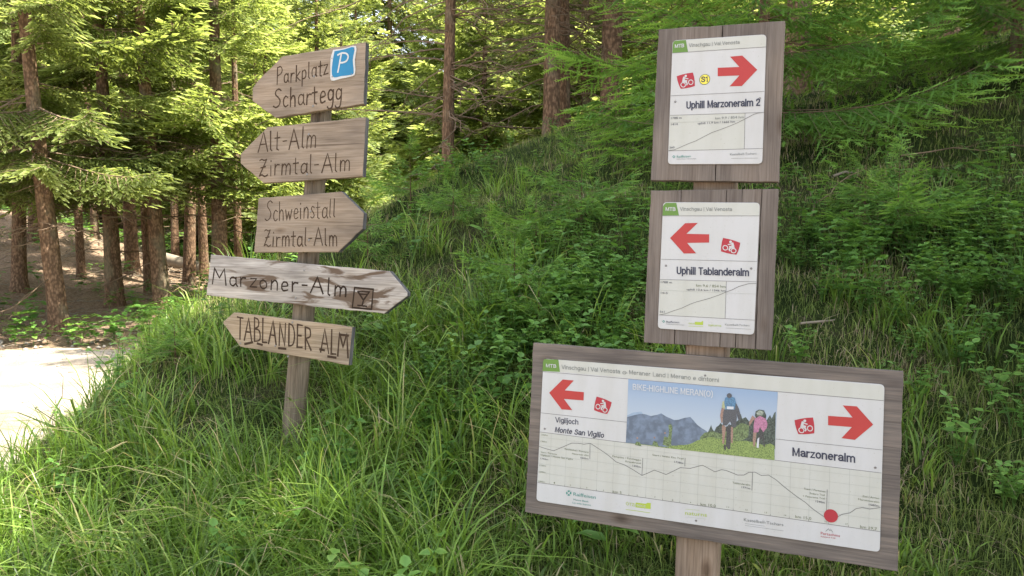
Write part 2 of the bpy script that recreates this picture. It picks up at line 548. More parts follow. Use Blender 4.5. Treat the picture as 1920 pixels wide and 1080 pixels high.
rs = np.random.default_rng(5)
BY = [bough(rs, 'pad', 14, .058, .11, .004) for _ in range(2)]
BS = [bough(rs, 'pad', 7, .13, .22, .006) for _ in range(2)]
BH = [bough(rs, 'hi', 16, .05, .095, .004) for _ in range(3)]
BM = [bough(rs, 'mid', 19, .040, .080) for _ in range(3)]
BL = [bough(rs, 'lo', 15, .058, .11) for _ in range(3)]


def crown_mesh(name, rng, z0, z1, rad0, whorl, per, lod, mats, rad_pow=.9, dens=1.0, low_droop=-.1, keep=None):
    """lod: function z -> list of bough templates"""
    mb = MB()
    z = z0; groups = {}
    while z < z1:
        f = (z - z0) / (z1 - z0)
        rad = rad0 * ((1 - f) ** rad_pow) * (min(1, .72 + 2.2 * f)) + .12
        k = max(3, int(round(per * (1 - .3 * f))))
        ph = rng.uniform(0, 6.28)
        for i in range(k):
            if rng.random() > dens: continue
            az = ph + 6.283 * i / k + rng.uniform(-.3, .3)
            if keep and not keep(z, az): continue
            L = rad * rng.uniform(.72, 1.12)
            el = low_droop + .55 * f + rng.uniform(-.12, .12)
            lst = lod(z)
            j = rng.integers(len(lst))
            groups.setdefault((id(lst), j), [lst[j], [], [], []])
            g = groups[(id(lst), j)]
            g[1].append((az, el, rng.uniform(-.35, .35))); g[2].append((0, 0, z + rng.uniform(-.12, .12))); g[3].append(L)
        z += whorl * rng.uniform(.8, 1.2)
    for tm, ae, P, L in groups.values():
        ae = np.array(ae)
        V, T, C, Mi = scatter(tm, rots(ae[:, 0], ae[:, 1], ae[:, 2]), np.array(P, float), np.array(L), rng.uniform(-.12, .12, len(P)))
        mb.v.append(V); mb.t.append(T + mb.n); mb.c.append(C); mb.m.append(Mi); mb.n += len(V)
    return mb.mesh(name, mats)


def trunk_mesh(name, rng, h, flare=1.35, sides=18):
    """unit base radius, height h"""
    mb = MB(); zs = np.concatenate([[-.5, -.1, 0, .08, .2, .4], np.linspace(.7, h, int(h * 3))])
    th = np.linspace(0, 2 * np.pi, sides, endpoint=False)
    V = []
    a, b = rng.uniform(0, 6, 2)
    for z in zs:
        r = (1 - .93 * max(0, z) / h) * (1 + (flare - 1) * math.exp(-max(z, 0) / .14))
        rr = r * (1 + .05 * np.sin(3 * th + a + z) + .035 * np.sin(7 * th + b + 2.3 * z) + rng.uniform(-.035, .035, sides))
        rr *= 1 + (flare - 1) * .5 * np.maximum(0, np.sin(4 * th + a)) * math.exp(-max(z, 0) / .12)
        V.append(np.stack([np.cos(th) * rr + .25 * math.sin(z * .5 + a) - .25 * math.sin(a), np.sin(th) * rr, np.full(sides, z)], -1))
    V = np.concatenate(V); T = []
    for i in range(len(zs) - 1):
        for j in range(sides):
            p, q = i * sides + j, i * sides + (j + 1) % sides
            T += [(p, q, q + sides), (p, q + sides, p + sides)]
    mb.add(V, T)
    return mb.mesh(name, [M['bark']], True)


def stick(mb, rng, p, az, el, L, r, depth=2, sides=3, sag=.12, slot=0):
    n = 7
    pts = []
    for i in range(n):
        t = i / (n - 1)
        pts.append(p + np.array([math.cos(az + .15 * math.sin(4 * t)) * math.cos(el), math.sin(az + .15 * math.sin(4 * t)) * math.cos(el), math.sin(el) - sag * t]) * L * t + rng.normal(0, .017 * L, 3) * (i > 0))
    tube(mb, pts, np.linspace(r, r * .25, n), sides, slot, rng.uniform(0, 1), False)
    if depth > 0:
        for t in np.linspace(.25, .95, int(3 + 4 * L)):
            q = pts[min(n - 1, int(t * (n - 1) + .5))] if t > .9 else np.array(pts[int(t * (n - 1))]) * (1 - (t * (n - 1)) % 1) + np.array(pts[int(t * (n - 1)) + 1]) * ((t * (n - 1)) % 1)
            stick(mb, rng, q, az + rng.choice([-1, 1]) * rng.uniform(.5, 1.1), el + rng.uniform(-.5, .3), L * rng.uniform(.18, .42) * (1.2 - t), r * .45, depth - 1, 3, sag, slot)


def dead_mesh(name, rng, z0, z1, n, Lr=(.4, 1.6)):
    mb = MB()
    for i in range(n):
        z = z0 + (z1 - z0) * rng.random() ** .85
        stick(mb, rng, np.array([0, 0, z]), rng.uniform(0, 6.28), rng.uniform(-.35, .2), rng.uniform(*Lr), .011, 2)
    return mb.mesh(name, [M['twig']])


MATS = [M['needles'], M['twig']]
rt = np.random.default_rng(21)
CR = {}
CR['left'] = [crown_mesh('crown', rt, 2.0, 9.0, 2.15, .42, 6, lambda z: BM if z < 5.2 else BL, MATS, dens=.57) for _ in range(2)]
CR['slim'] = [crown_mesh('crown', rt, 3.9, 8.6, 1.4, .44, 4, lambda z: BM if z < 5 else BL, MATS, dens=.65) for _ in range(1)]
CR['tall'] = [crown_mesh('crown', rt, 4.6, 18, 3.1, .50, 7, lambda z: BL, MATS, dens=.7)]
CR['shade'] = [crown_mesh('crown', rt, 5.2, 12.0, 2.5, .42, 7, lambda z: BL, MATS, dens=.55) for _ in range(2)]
CR['far'] = [crown_mesh('crown', rt, .7, 9.5, 2.1, .40, 6, lambda z: BL, MATS) for _ in range(2)]
CR['pole'] = [crown_mesh('crown', rt, 5.0, 9.0, .95, .5, 4, lambda z: BL, MATS, dens=.7)]
TR = {'pole': trunk_mesh('trunk', rt, 8.8, 1.2), 'shade': trunk_mesh('trunk', rt, 11.5), 'tall': trunk_mesh('trunk', rt, 17), 'left': trunk_mesh('trunk', rt, 9.3), 'slim': trunk_mesh('trunk', rt, 8.3, 1.2), 'far': trunk_mesh('trunk', rt, 9)}
DE = {'pole': [dead_mesh('dead_branches', rt, .8, 4.8, 26, (.3, .9))], 'left': [dead_mesh('dead_branches', rt, .7, 3.2, 34) for _ in range(2)], 'slim': [dead_mesh('dead_branches', rt, .9, 4.8, 95, (.5, 2.1)) for _ in range(2)],
      'tall': [dead_mesh('dead_branches', rt, 1.0, 5.0, 40, (.6, 2.2))]}


def spruce(kind, x, y, dia, label, group=None, var=0, rz=None, scale=1.0, lean=(0, 0), zoff=0):
    o = bpy.data.objects.new('spruce_tree', None); COL.objects.link(o)
    o.location = (x, y, H(x, y) + zoff)
    o.rotation_euler = (lean[0], lean[1], rz if rz is not None else random.uniform(0, 6.28))
    tag(o, label, 'tree', group)
    t = link('trunk', TR[kind], o); t.scale = (dia / 2, dia / 2, scale)
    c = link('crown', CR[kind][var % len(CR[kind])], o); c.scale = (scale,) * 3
    if kind in DE:
        d = link('dead_branches', DE[kind][var % len(DE[kind])], o); d['kind'] = 'stuff'
    return o


def X(px, d): return (px - 960) / FPX * d


G1 = 'spruces along the far side of the road'
left_trees = [
    (33, 13.0, .23, 'spruce trunk at the left edge with lit rim beside the bright soil mound', 0),
    (104, 10.4, .24, 'nearest spruce beyond the road, straight dark trunk at the sunny road edge', 1),
    (210, 12.2, .25, 'spruce trunk with pale vertical streak of light behind the shaded hollow', 0),
    (247, 15.2, .26, 'darker spruce trunk set back just right of the streaked trunk', 1),
    (301, 12.0, .25, 'brown spruce trunk with roots in the grass left of the arrow boards', 1),
    (353, 14.4, .2201, 'thin reddish spruce trunk in front of the fallen log', 0),
    (411, 12.6, .27, 'orange lit spruce trunk rising behind the largest arrow board', 1),
]
for i, (px, d, dia, lab, v) in enumerate(left_trees):
    spruce('pole' if px in (247, 353) else 'left', X(px, d), d, dia, lab, G1, v, rz=[1.0, 4.2, 2.2, 5.1, 3.0, .4, 1.7][i], lean=(0, [.03, .045, .03, .02, .03, .04, .03][i]))
spruce('left', -7.9, 9.95, .26, 'spruce at the far left whose bright boughs hang into the top left corner', G1, 0, rz=2.9, scale=1.0)
for px, d, dia, lab in [(150, 14.2, .15, 'thin spruce pole between the nearest trunk and the streaked trunk'), (180, 17.0, .16, 'very thin spruce pole at the top of the sunny soil mound'),
                        (275, 13.4, .13, 'young spruce pole squeezed between two thicker trunks'), (328, 16.5, .17, 'reddish spruce pole behind the fallen log, left of the thin trunk'),
                        (382, 15.2, .18, 'spruce pole just left of the orange lit trunk'), (446, 14.6, .16, 'spruce pole seen between the arrow boards'), (64, 15.5, .18, 'spruce pole on the soil mound near the left edge')]:
    spruce('pole', X(px, d), d, dia, lab, G1, 1, rz=px, scale=random.uniform(.95, 1.2), lean=(0, random.uniform(0, .05)))
G2 = 'slim spruces on the crest of the bank'
spruce('slim', X(836, 8.8), 8.8, .15, 'slender spruce leaning left on the bank crest, centre of the photo', G2, 0, rz=2.4, lean=(0, -.045))
spruce('slim', X(1033, 9.2), 9.2, .20, 'reddish spruce trunk on the crest with a long dark bare branch', G2, 1, rz=.5)
spruce('slim', X(1056, 9.9), 9.9, .17, 'dark spruce trunk directly behind the reddish one', G2, 0, rz=4)
spruce('slim', X(1142, 9.6), 9.6, .27, 'thick orange brown trunk behind the young spruce left of the panels', G2, 1, rz=5.4)
0 and spruce('slim', X(700, 12.0), 12.0, .16, 'thin shaded spruce trunk behind the upper arrow boards', G2, 0, rz=1)
G3 = 'tall spruces at the top of the bank'
spruce('tall', X(1748, 8.8), 8.8, .30, 'big spruce at top right whose trunk stands in deep shade', G3, 0, rz=1, scale=.62)
spruce('tall', X(1856, 9.6), 9.6, .36, 'broad spruce trunk in the top right corner of the photo', G3, 0, rz=3, scale=.62)
SH = 'tall spruces uphill that shade the bank'
for i, (x, y, sc_) in enumerate([(3.5, .7, .82), (3.7, 2.6, .84), (4.4, 4.3, .88), (5.1, 6.0, .95), (5.8, 7.7, .95), (7.2, 3.2, 1.15), (7.6, 5.6, 1.2), (3.9, -1.3, .8), (2.9, 8.3, .80), (7.6, 9.0, 1.05)]):
    spruce('shade', x, y, .26, 'dense spruce on the right of the bank, uphill of the sign panels', SH, i, rz=i * 1.7, scale=sc_)
G4 = 'spruces deep in the forest'
rf = random.Random(4)
cnt = 0
for d0, d1, n in ((15.5, 19, 12), (19, 24, 17), (24, 31, 24), (31, 42, 42)):
    for i in range(n):
        d = rf.uniform(d0, d1)
        px = -250 + 2420 * (i + rf.uniform(.1, .9)) / n
        x = X(px, d)
        if (d < 19 and px < 480) or (d < 24 and px < 300): continue
        s = rf.uniform(.8, 1.05) if d < 24 else rf.uniform(1.1, 1.5) if d < 31 else rf.uniform(1.5, 2.1)
        zone = ('above the road at the left edge' if px < 300 else 'behind the arrow boards' if px < 720 else 'between the signpost and the trail sign' if px < 1220 else 'behind the trail sign' if px < 1480 else 'at the upper right')
        spruce('far', x, d, rf.uniform(.18, .3), ('sunlit spruce in the forest ' if d < 24 else 'distant spruce deep in the forest ') + zone, G4, i, rz=rf.uniform(0, 6), scale=s, zoff=-.1)


# ------------------------------------------------------------------ young spruces near the signs
def young_crown(name, rng, h, rad, whorl, per, tm):
    return crown_mesh(name, rng, .12, h, rad, whorl, per, lambda z: tm, [M['needles_young'], M['twig']], rad_pow=.8, low_droop=-.02)


ry = np.random.default_rng(33)
YC = young_crown('crown', ry, 3.6, 1.75, .32, 6, BY)
YT_ = trunk_mesh('trunk', ry, 3.5, 1.2, 8)
for x, y, s, rz, lab in [(1.75, 5.7, 1.0, .3, 'young spruce spreading fresh green boughs behind the uppermost panel'),
                         (4.0, 6.5, .95, 2.0, 'young spruce with bright boughs at the right edge of the photo')]:
    o = bpy.data.objects.new('young_spruce', None); COL.objects.link(o); o.location = (x, y, H(x, y) - .1); o.rotation_euler = (0, 0, rz)
    tag(o, lab, 'tree', 'young spruces on the bank')
    t = link('trunk', YT_, o); t.scale = (.05, .05, s)
    c = link('crown', YC, o); c.scale = (s, s, s)
SAPH = crown_mesh('crown', ry, .10, .5, .25, .105, 4, lambda z: BS, [M['needles_young'], M['twig']], rad_pow=.7, low_droop=.12)


def ground_hit(px, py, dmax=40):
    """where the view through this spot of the photograph meets the ground (used to place plants)"""
    c, s = math.cos(PITCH), math.sin(PITCH)
    vx, vz = (px - 960) / FPX, -(py - 540) / FPX
    r = np.array([vx, c + vz * s, -s + vz * c])
    for t in np.arange(1.2, dmax, .02):
        p = CAM + r * t
        if p[2] <= H(p[0], p[1]): return p
    return CAM + r * dmax


SG = 'spruce seedlings on the bank'
for px, py, s, lab in [(1090, 440, 1.0, 'tallest spruce seedling on the bank, just left of the middle panel'),
                       (1005, 480, .8, 'bright spruce seedling growing lower left of the tallest seedling'),
                       (965, 590, .75, 'fresh green spruce seedling right of the pointed Marzoner-Alm board'),
                       (770, 400, .9, 'spruce seedling in the grass right of the uppermost boards'),
                       (850, 420, .6, 'small spruce seedling between two others on the grassy slope'),
                       (1010, 640, .55, 'tiny spruce seedling above the left corner of the wide panel'),
                       (690, 500, .8, 'spruce seedling touching the tip of the Schweinstall board'),
                       (330, 700, .55, 'pale spruce seedling at the left rim of the bank over the road'),
                       (1680, 470, .9, 'spruce seedling right of the middle panel amid leafy plants'),
                       (1620, 430, .7, 'small spruce seedling beside the dead branch right of the middle panel'),
                       (1010 + 20, 1160, .5, 'spruce seedling under the left end of the wide panel')][:10]:
    p = ground_hit(px, py)
    o = bpy.data.objects.new('spruce_seedling', None); COL.objects.link(o); o.location = p; o.rotation_euler = (0, 0, px * .7)
    tag(o, lab, 'seedling', SG)
    t = link('stem', YT_, o); t.scale = (.006, .006, .14 * s)
    c = link('crown', SAPH, o); c.scale = (s, s, s)


# ------------------------------------------------------------------ grass, moss, leafy plants (stuff)
def polar(n, rmin, rmax, amin=-41, amax=41, pw=0.0):
    u = RNG.random(n)
    d = rmin * (rmax / rmin) ** u
    a = np.radians(RNG.uniform(amin, amax, n))
    return d * np.sin(a), d * np.cos(a)


def blades(x, y, L, W, az, bend, tint, z=None, seg=3):
    n = len(x)
    z = height(x, y) - .01 if z is None else z
    B = np.stack([x, y, z], -1)
    hd = np.stack([np.cos(az), np.sin(az), np.zeros(n)], -1)
    sd_ = np.stack([-np.sin(az), np.cos(az), np.zeros(n)], -1)
    tw = RNG.uniform(-.9, .9, n)
    sd_ = sd_ * np.cos(tw)[:, None] + hd * np.sin(tw)[:, None]
    up = np.array([0, 0, 1.0])
    lv = np.linspace(0, 1, seg + 1)
    V = np.zeros((n, 2 * seg + 1, 3), np.float32)
    C = np.zeros((n, 2 * seg + 1), np.float32)
    for i, s in enumerate(lv):
        c = B + hd * (L * bend * (.25 * s + .75 * s ** 2.2))[:, None] + up * (L * (s * (1 - .18 * bend) - bend * .62 * s ** 2.6))[:, None]
        w = (W * .5 * (1 - .35 * s - .65 * s ** 3) * (.6 + .4 * min(1, s * 4)))[:, None]
        if i < seg:
            V[:, 2 * i] = c - sd_ * w; V[:, 2 * i + 1] = c + sd_ * w
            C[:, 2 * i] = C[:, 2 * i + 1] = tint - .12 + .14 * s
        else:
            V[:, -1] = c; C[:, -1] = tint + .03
    T = []
    for i in range(seg - 1):
        a = 2 * i
        T += [(a, a + 1, a + 3), (a, a + 3, a + 2)]
    T.append((2 * seg - 2, 2 * seg - 1, 2 * seg))
    T = np.array(T)
    TT = (T[None] + (np.arange(n) * (2 * seg + 1))[:, None, None]).reshape(-1, 3)
    return V.reshape(-1, 3), TT, np.clip(C, 0, 1).ravel()


def near_post(x, y):
    return np.zeros_like(x, bool)


# long arching grass in tufts
nt_ = 5600
tx, ty = polar(nt_, 1.75, 11.5)
g = grassy(tx, ty)
zone = np.clip(.50 + .85 * vnoise(tx * 1.5, ty * 1.5, 3) - .78 * sstep(-.4, .9, tx - .05 * ty) + .3 * sstep(3.6, 2.2, ty) - .5 * sstep(3.6, 5.2, ty) * sstep(-2.4, -1.2, tx), .02, 1)
ok = RNG.random(nt_) < g * zone
tx, ty = tx[ok], ty[ok]
per = 18
nb = len(tx) * per
big = np.repeat((RNG.random(len(tx)) < .16) & (ty < 4.2) & (tx < .8), per)
ox_ = RNG.normal(0, .03, nb); oy_ = RNG.normal(0, .03, nb)
bx = np.repeat(tx, per) + ox_; by = np.repeat(ty, per) + oy_
tl = np.repeat(RNG.uniform(.16, .50, len(tx)) * (1 - .35 * sstep(3.5, 6.5, ty)), per)
tl = np.where((bx > -.12) & (bx < 1.25) & (by > 1.4) & (by < 2.55), tl * .38, tl)
down = np.arctan2(-1.0, -.55)
az = np.arctan2(oy_, ox_) + RNG.normal(0, .7, nb)
az = np.where(RNG.random(nb) < .22, down + RNG.normal(0, .8, nb), az)
tl = tl * (1 - .35 * sstep(.0, 1.2, bx))
tl = tl * np.where((bx < -1.7) & (by > 3.8), .6, 1)
dry = RNG.random(nb) < np.repeat(np.where(RNG.random(len(tx)) < .12, .45, .04), per)
tint = np.where(dry, RNG.uniform(.97, 1, nb), np.clip(np.repeat(RNG.uniform(.12, .85, len(tx)), per) + RNG.normal(0, .13, nb), .02, .9))
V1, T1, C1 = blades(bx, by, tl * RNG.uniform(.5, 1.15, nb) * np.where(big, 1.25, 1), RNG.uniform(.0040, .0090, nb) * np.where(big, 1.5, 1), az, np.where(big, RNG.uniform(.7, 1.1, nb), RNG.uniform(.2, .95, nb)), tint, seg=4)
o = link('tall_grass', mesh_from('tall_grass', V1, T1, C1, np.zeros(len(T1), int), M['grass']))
tag(o, 'long arching green grass covering the lower bank', 'grass', None, 'stuff')

# flattened dead straw lying between the tufts
nd = 16000
dx, dy = polar(nd, 1.7, 9)
okd = RNG.random(nd) < grassy(dx, dy) * np.clip(-.05 + .75 * vnoise(dx * 2.1, dy * 2.1, 15), .03, 1)
dx, dy = dx[okd], dy[okd]; n = len(dx)
V1, T1, C1 = blades(dx, dy, RNG.uniform(.06, .22, n), RNG.uniform(.0018, .0045, n), RNG.uniform(0, 6.283, n), RNG.uniform(.9, 1.35, n), RNG.uniform(.86, 1, n), seg=3)
o = link('dead_straw', mesh_from('dead_straw', V1, T1, C1, np.zeros(len(T1), int), M['moss']))
tag(o, 'flattened dead straw in patches on the bank', 'straw', None, 'stuff')

# short turf and moss everywhere on the bank
ns = 270000
sx, sy = polar(ns, 1.5, 14)
ok = RNG.random(ns) < grassy(sx, sy)
sx, sy = sx[ok], sy[ok]; n = len(sx)
mz = vnoise(sx * 1.6, sy * 1.6, 7)
d = np.hypot(sx, sy)
dryz = np.clip(.14 + .55 * (mz - .1) + .12 * sstep(0, 2, sx), .05, .5)
tint = np.where(RNG.random(n) < dryz, RNG.uniform(.84, 1, n), np.clip(.42 + .22 * mz + RNG.normal(0, .14, n), 0, .78))
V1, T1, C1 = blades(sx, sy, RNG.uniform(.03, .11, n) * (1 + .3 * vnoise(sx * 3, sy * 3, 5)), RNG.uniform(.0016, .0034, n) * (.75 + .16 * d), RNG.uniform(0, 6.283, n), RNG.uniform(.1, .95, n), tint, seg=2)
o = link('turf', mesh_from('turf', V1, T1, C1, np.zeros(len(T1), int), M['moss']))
tag(o, 'short turf and moss on the shaded bank', 'ground cover', None, 'stuff')


# leafy ground plants
def leaf_tmpl(w=.34):
    mb = MB()
    mb.add([(0, 0, 0), (.3, -w, .06), (.35, 0, 0), (.3, w, .06), (.7, -w * .7, .04), (.72, 0, -.03), (.7, w * .7, .04), (1, 0, -.12)],
           [(0, 1, 2), (0, 2, 3), (1, 4, 5), (1, 5, 2), (2, 5, 6), (2, 6, 3), (4, 7, 5), (5, 7, 6)], [.4, .6, .3, .6, .6, .35, .6, .7])
    return mb.arrays()


LEAF = leaf_tmpl()


def plant_tmpl(rng, stems, pairs, h, lf):
    mb = MB(); P, A, E, S = [], [], [], []
    for s in range(stems):
        az = rng.uniform(0, 6.28); ln = rng.uniform(.15, .7)
        pts = [np.array([math.cos(az) * ln * t * t * h, math.sin(az) * ln * t * t * h, h * t * rng.uniform(.97, 1.0)]) for t in np.linspace(0, 1, 5)]
        tube(mb, pts, np.linspace(.0022, .001, 5), 3, 0, .3, False)
        for i in range(pairs):
            t = .25 + .75 * (i + 1) / pairs
            k = min(3, int(t * 4)); u = t * 4 - k
            p = pts[k] * (1 - u) + pts[min(4, k + 1)] * u
            for sg in (0, 1):
                P.append(p); A.append(i * 1.3 + sg * 3.14 + rng.uniform(-.4, .4)); E.append(rng.uniform(-.2, .5)); S.append(lf * rng.uniform(.7, 1.15) * (1.1 - .4 * t))
    R = rots(np.array(A), np.array(E), rng.uniform(-.4, .4, len(A)))
    V, T, C, Mi = scatter(LEAF, R, np.array(P), np.array(S), rng.uniform(-.2, .2, len(P)))
    mb.v.append(V); mb.t.append(T + mb.n); mb.c.append(C); mb.m.append(Mi); mb.n += len(V)
    return mb.arrays()


rp = np.random.default_rng(8)
PT = [plant_tmpl(rp, 5, 5, .14, .036), plant_tmpl(rp, 4, 4, .10, .030), plant_tmpl(rp, 3, 6, .22, .045)]
npl = 3400
qx, qy = polar(npl, 1.8, 10)
cl = [ground_hit(px, py) for px, py in [(1000, 470), (1080, 520), (1150, 560), (1090, 600), (1560, 500), (1640, 440), (1700, 500), (1760, 480), (1820, 480), (1850, 600), (730, 380), (860, 330), (960, 700)]]
w = .02 + .11 * np.clip(vnoise(qx * 1.1, qy * 1.1, 12), 0, 1) + .06 * sstep(2.8, 4, qy) + .07 * sstep(.6, 2, qx)
for p in cl:
    w = w + .7 * np.exp(-((qx - p[0]) ** 2 + (qy - p[1]) ** 2) / .16)
ok = RNG.random(npl) < w * grassy(qx, qy)
qx, qy = qx[ok], qy[ok]
extra = np.concatenate([np.stack([p[0] + RNG.normal(0, .25, 13), p[1] + RNG.normal(0, .25, 13)], -1) for p in cl])
qx = np.concatenate([qx, extra[:, 0]]); qy = np.concatenate([qy, extra[:, 1]])
clear = (qx > -.2) & (qx < 1.35) & (qy > 1.2) & (qy < 2.5)
qx, qy = qx[~clear], qy[~clear]
vs = []; off = 0; mbp = MB()
pick = RNG.integers(0, 3, len(qx))
for k in range(3):
    s = pick == k
    P = np.stack([qx[s], qy[s], height(qx[s], qy[s])], -1); m = int(s.sum())
    an = RNG.uniform(0, 6.28, m)
    R = np.zeros((m, 3, 3)); R[:, 0, 0] = np.cos(an); R[:, 0, 1] = -np.sin(an); R[:, 1, 0] = np.sin(an); R[:, 1, 1] = np.cos(an); R[:, 2, 2] = 1
    V, T, C, Mi = scatter(PT[k], R, P, RNG.uniform(.7, 1.35, m), RNG.uniform(-.25, .25, m))
    mbp.v.append(V); mbp.t.append(T + mbp.n); mbp.c.append(C); mbp.m.append(Mi); mbp.n += len(V)
o = link('leafy_undergrowth', mbp.mesh('leafy_undergrowth', [M['leaf']]))
tag(o, 'small leafy bilberry-like plants scattered over the bank', 'undergrowth', None, 'stuff')

# forest litter: twigs and needles under the left trees, low green plants in the far forest
mbt = MB()
for i in range(900):
    x = RNG.uniform(-13, -2.5); y = RNG.uniform(9.7, 20)
    p = np.array([x, y, H(x, y) + RNG.uniform(0, .05)])
    stick(mbt, RNG, p, RNG.uniform(0, 6.28), RNG.uniform(-.05, .35), RNG.uniform(.2, 1.1), .009, 1, 3, .1)
o = link('fallen_twigs', mbt.mesh('fallen_twigs', [M['twig_grey']]))
tag(o, 'dry fallen twigs littering the forest floor beyond the road', 'twigs', None, 'stuff')
nf = 9000
fx = RNG.uniform(-15, 12, nf); fy = RNG.uniform(9.4, 26, nf)
wf = np.where(fx < -3, .10 + .75 * (fy > 17.5) + .35 * (fy < 9.9) + .5 * (fx > -5.2) * (fy < 12.5), .8)
ok = RNG.random(nf) < wf * (fx - toe(fy) < 90)
fx, fy = fx[ok], fy[ok]; n = len(fx)
P = np.stack([fx, fy, height(fx, fy)], -1); an = RNG.uniform(0, 6.28, n)
R = np.zeros((n, 3, 3)); R[:, 0, 0] = np.cos(an); R[:, 0, 1] = -np.sin(an); R[:, 1, 0] = np.sin(an); R[:, 1, 1] = np.cos(an); R[:, 2, 2] = 1
lowp = plant_tmpl(rp, 3, 3, .3, .13)
V, T, C, Mi = scatter(lowp, R, P, RNG.uniform(.5, 1.2, n), RNG.uniform(-.2, .3, n))
o = link('forest_undergrowth', mesh_from('forest_undergrowth', V, T, C, Mi, [M['leaf']]))
tag(o, 'low green plants on the forest floor behind the trunks', 'undergrowth', None, 'stuff')

# loose stones on the road
ico = bmesh.new(); bmesh.ops.create_icosphere(ico, subdivisions=1, radius=1)
iv = np.array([v.co[:] for v in ico.verts]); it = np.array([[v.index for v in f.verts] for f in ico.faces]); ico.free()
iv = iv * (1 + RNG.uniform(-.2, .2, (len(iv), 1))); iv[:, 2] *= .6
ng = 2600
gx = RNG.uniform(-12, -2.2, ng); gy = RNG.uniform(2.2, 9.9, ng) ** 1.0
okg = gx < toe(gy) - .02; edge_ = (gy > 8.8) | (gx > toe(gy) - .9); okg &= edge_ | (RNG.random(ng) < .45)
gx, gy = gx[okg], gy[okg]; n = len(gx)
V, T, C, Mi = scatter((iv, it, np.zeros(len(iv)), np.zeros(len(it), int)), rots(RNG.uniform(0, 6.28, n), RNG.uniform(-.3, .3, n), RNG.uniform(-.3, .3, n)),
                      np.stack([gx, gy, height(gx, gy) + .015], -1), RNG.uniform(.008, .035, n) * np.where(RNG.random(n) < .04, 2, 1))
o = link('loose_stones', mesh_from('loose_stones', V, T, C, Mi, [flat('limestone', (.30, .27, .23), .9, .3, .1)]))
tag(o, 'loose stones scattered on the gravel road', 'stones', None, 'stuff')

# dead stuff that can be counted
def dead_branch(p, az, el, L, r, label, depth=2, seed=1, material='twig_grey', group=None):
    mb = MB(); rr = np.random.default_rng(seed)
    stick(mb, rr, np.zeros(3), az, el, L, r, depth, 5, .05)
    o = link('dead_branch', mb.mesh('dead_branch', [M[material]]), None, tuple(p))
    tag(o, label, 'branch', group)
    return o


p = ground_hit(1510, 430); dead_branch(p + np.array([0, -.02, .04]), .75, .55, .62, .007, 'thin bare branch sticking up from the bank beside the middle panel', 1, 3, 'twig')
p = ground_hit(1690, 310); dead_branch(p + np.array([0, 0, .06]), -.25, .12, .9, .0055, 'thin forked dead twig lying on the upper right of the bank', 2, 5, 'twig')
p = ground_hit(1560, 350); dead_branch(p + np.array([0, 0, .06]), .5, .1, .8, .009, 'grey dead branch lying just right of the uppermost panel', 1, 6)
p = ground_hit(1500, 620); dead_branch(p + np.array([0, 0, .03]), .2, .1, .9, .006, 'long thin dead stick on the slope above the wide panel', 1, 8)
p = ground_hit(60, 960)
dead_branch((-1.93, 3.25, .33), 1.9, 1.2, .62, .006, 'bare dead sapling with side twigs against the bright road, lower left', 2, 12)
mb = MB()
pts = [(-6.3, 15.6, 0), (-5.2, 15.0, 0), (-4.3, 14.7, 0)]
pts = np.array([(-7.2, 16.2, H(-7.2, 16.2) + .16), (-6.2, 15.7, H(-6.2, 15.7) + .17), (-5.2, 15.2, H(-5.2, 15.2) + .15), (-4.3, 14.8, H(-4.3, 14.8) + .14)])
tube(mb, pts, [.13, .12, .11, .09], 12)
o = link('fallen_log', mb.mesh('fallen_log', [M['twig_grey']], True))
tag(o, 'grey fallen log lying between the trunks left of the arrow boards', 'log')


# broad leaf plants
def dock(p, s, rz, label, n=5, seed=0):
    rr = np.random.default_rng(seed)
    o = bpy.data.objects.new('broadleaf_plant', None); COL.objects.link(o); o.location = tuple(p); o.rotation_euler = (0, 0, rz)
    tag(o, label, 'plant', 'broad leaved plants in the grass')
    mb = MB(); tube(mb, [(0, 0, -.02), (.005, 0, .06 * s / .2), (.0, .01, .13 * s / .2)], [.003, .0025, .002], 5, 0, .5)
    link('stem', mb.mesh('stem', [M['leaf']]), o)
    for i in range(n):
        t = rr.uniform(.3, 1)
        R = rots(np.array([i * 2.4 + rr.uniform(-.3, .3)]), np.array([rr.uniform(.05, .6)]), np.array([rr.uniform(-.2, .2)]))
        V, T, C, Mi = scatter(leaf_tmpl(.24), R, np.array([[0, 0, .13 * s / .2 * t]]), np.array([s * rr.uniform(.4, .62)]), [rr.uniform(-.1, .15)])
        link('leaf', mesh_from('leaf', V, T, C, Mi, [M['leaf']]), o)


for px, py, s, lab, n in [(905, 450, .2, 'single broad leaf plant on the slope halfway up, left of the seedlings', 3),
                          (1140, 1050, .22, 'broad leaved plant under the wide panel left of its post', 5),
                          (640, 960, .2, 'broad leaved plant low in the grass at the lower middle', 5),
                          (965, 640, .18, 'upright broad leaf plant near the left end of the wide panel', 3),
                          (1800, 430, .24, 'tall broad leaved plant at the right edge in the light', 6),
                          (1590, 1060, .17, 'small broad leaved plant just below the wide panel at right', 4)]:
    dock(ground_hit(px, py), s, px, lab, n, px)

exec_signs = True
# SIGNS-BEGIN
# ------------------------------------------------------------------ SIGNS
def frame(px, py, d, yaw, tilt):
    c, s = math.cos(PITCH), math.sin(PITCH)
    v = np.array([(px - 960) / FPX, 1.0, -(py - 540) / FPX])
    r = np.array([v[0], v[1] * c + v[2] * s, -v[1] * s + v[2] * c])
    O = CAM + r * d / r[1]
    u = np.array([math.cos(yaw), -math.sin(yaw), 0])
    n = np.array([-math.sin(yaw) * math.cos(tilt), -math.cos(yaw) * math.cos(tilt), math.sin(tilt)])
    w = np.cross(u, -n)
    return O, u, n, w


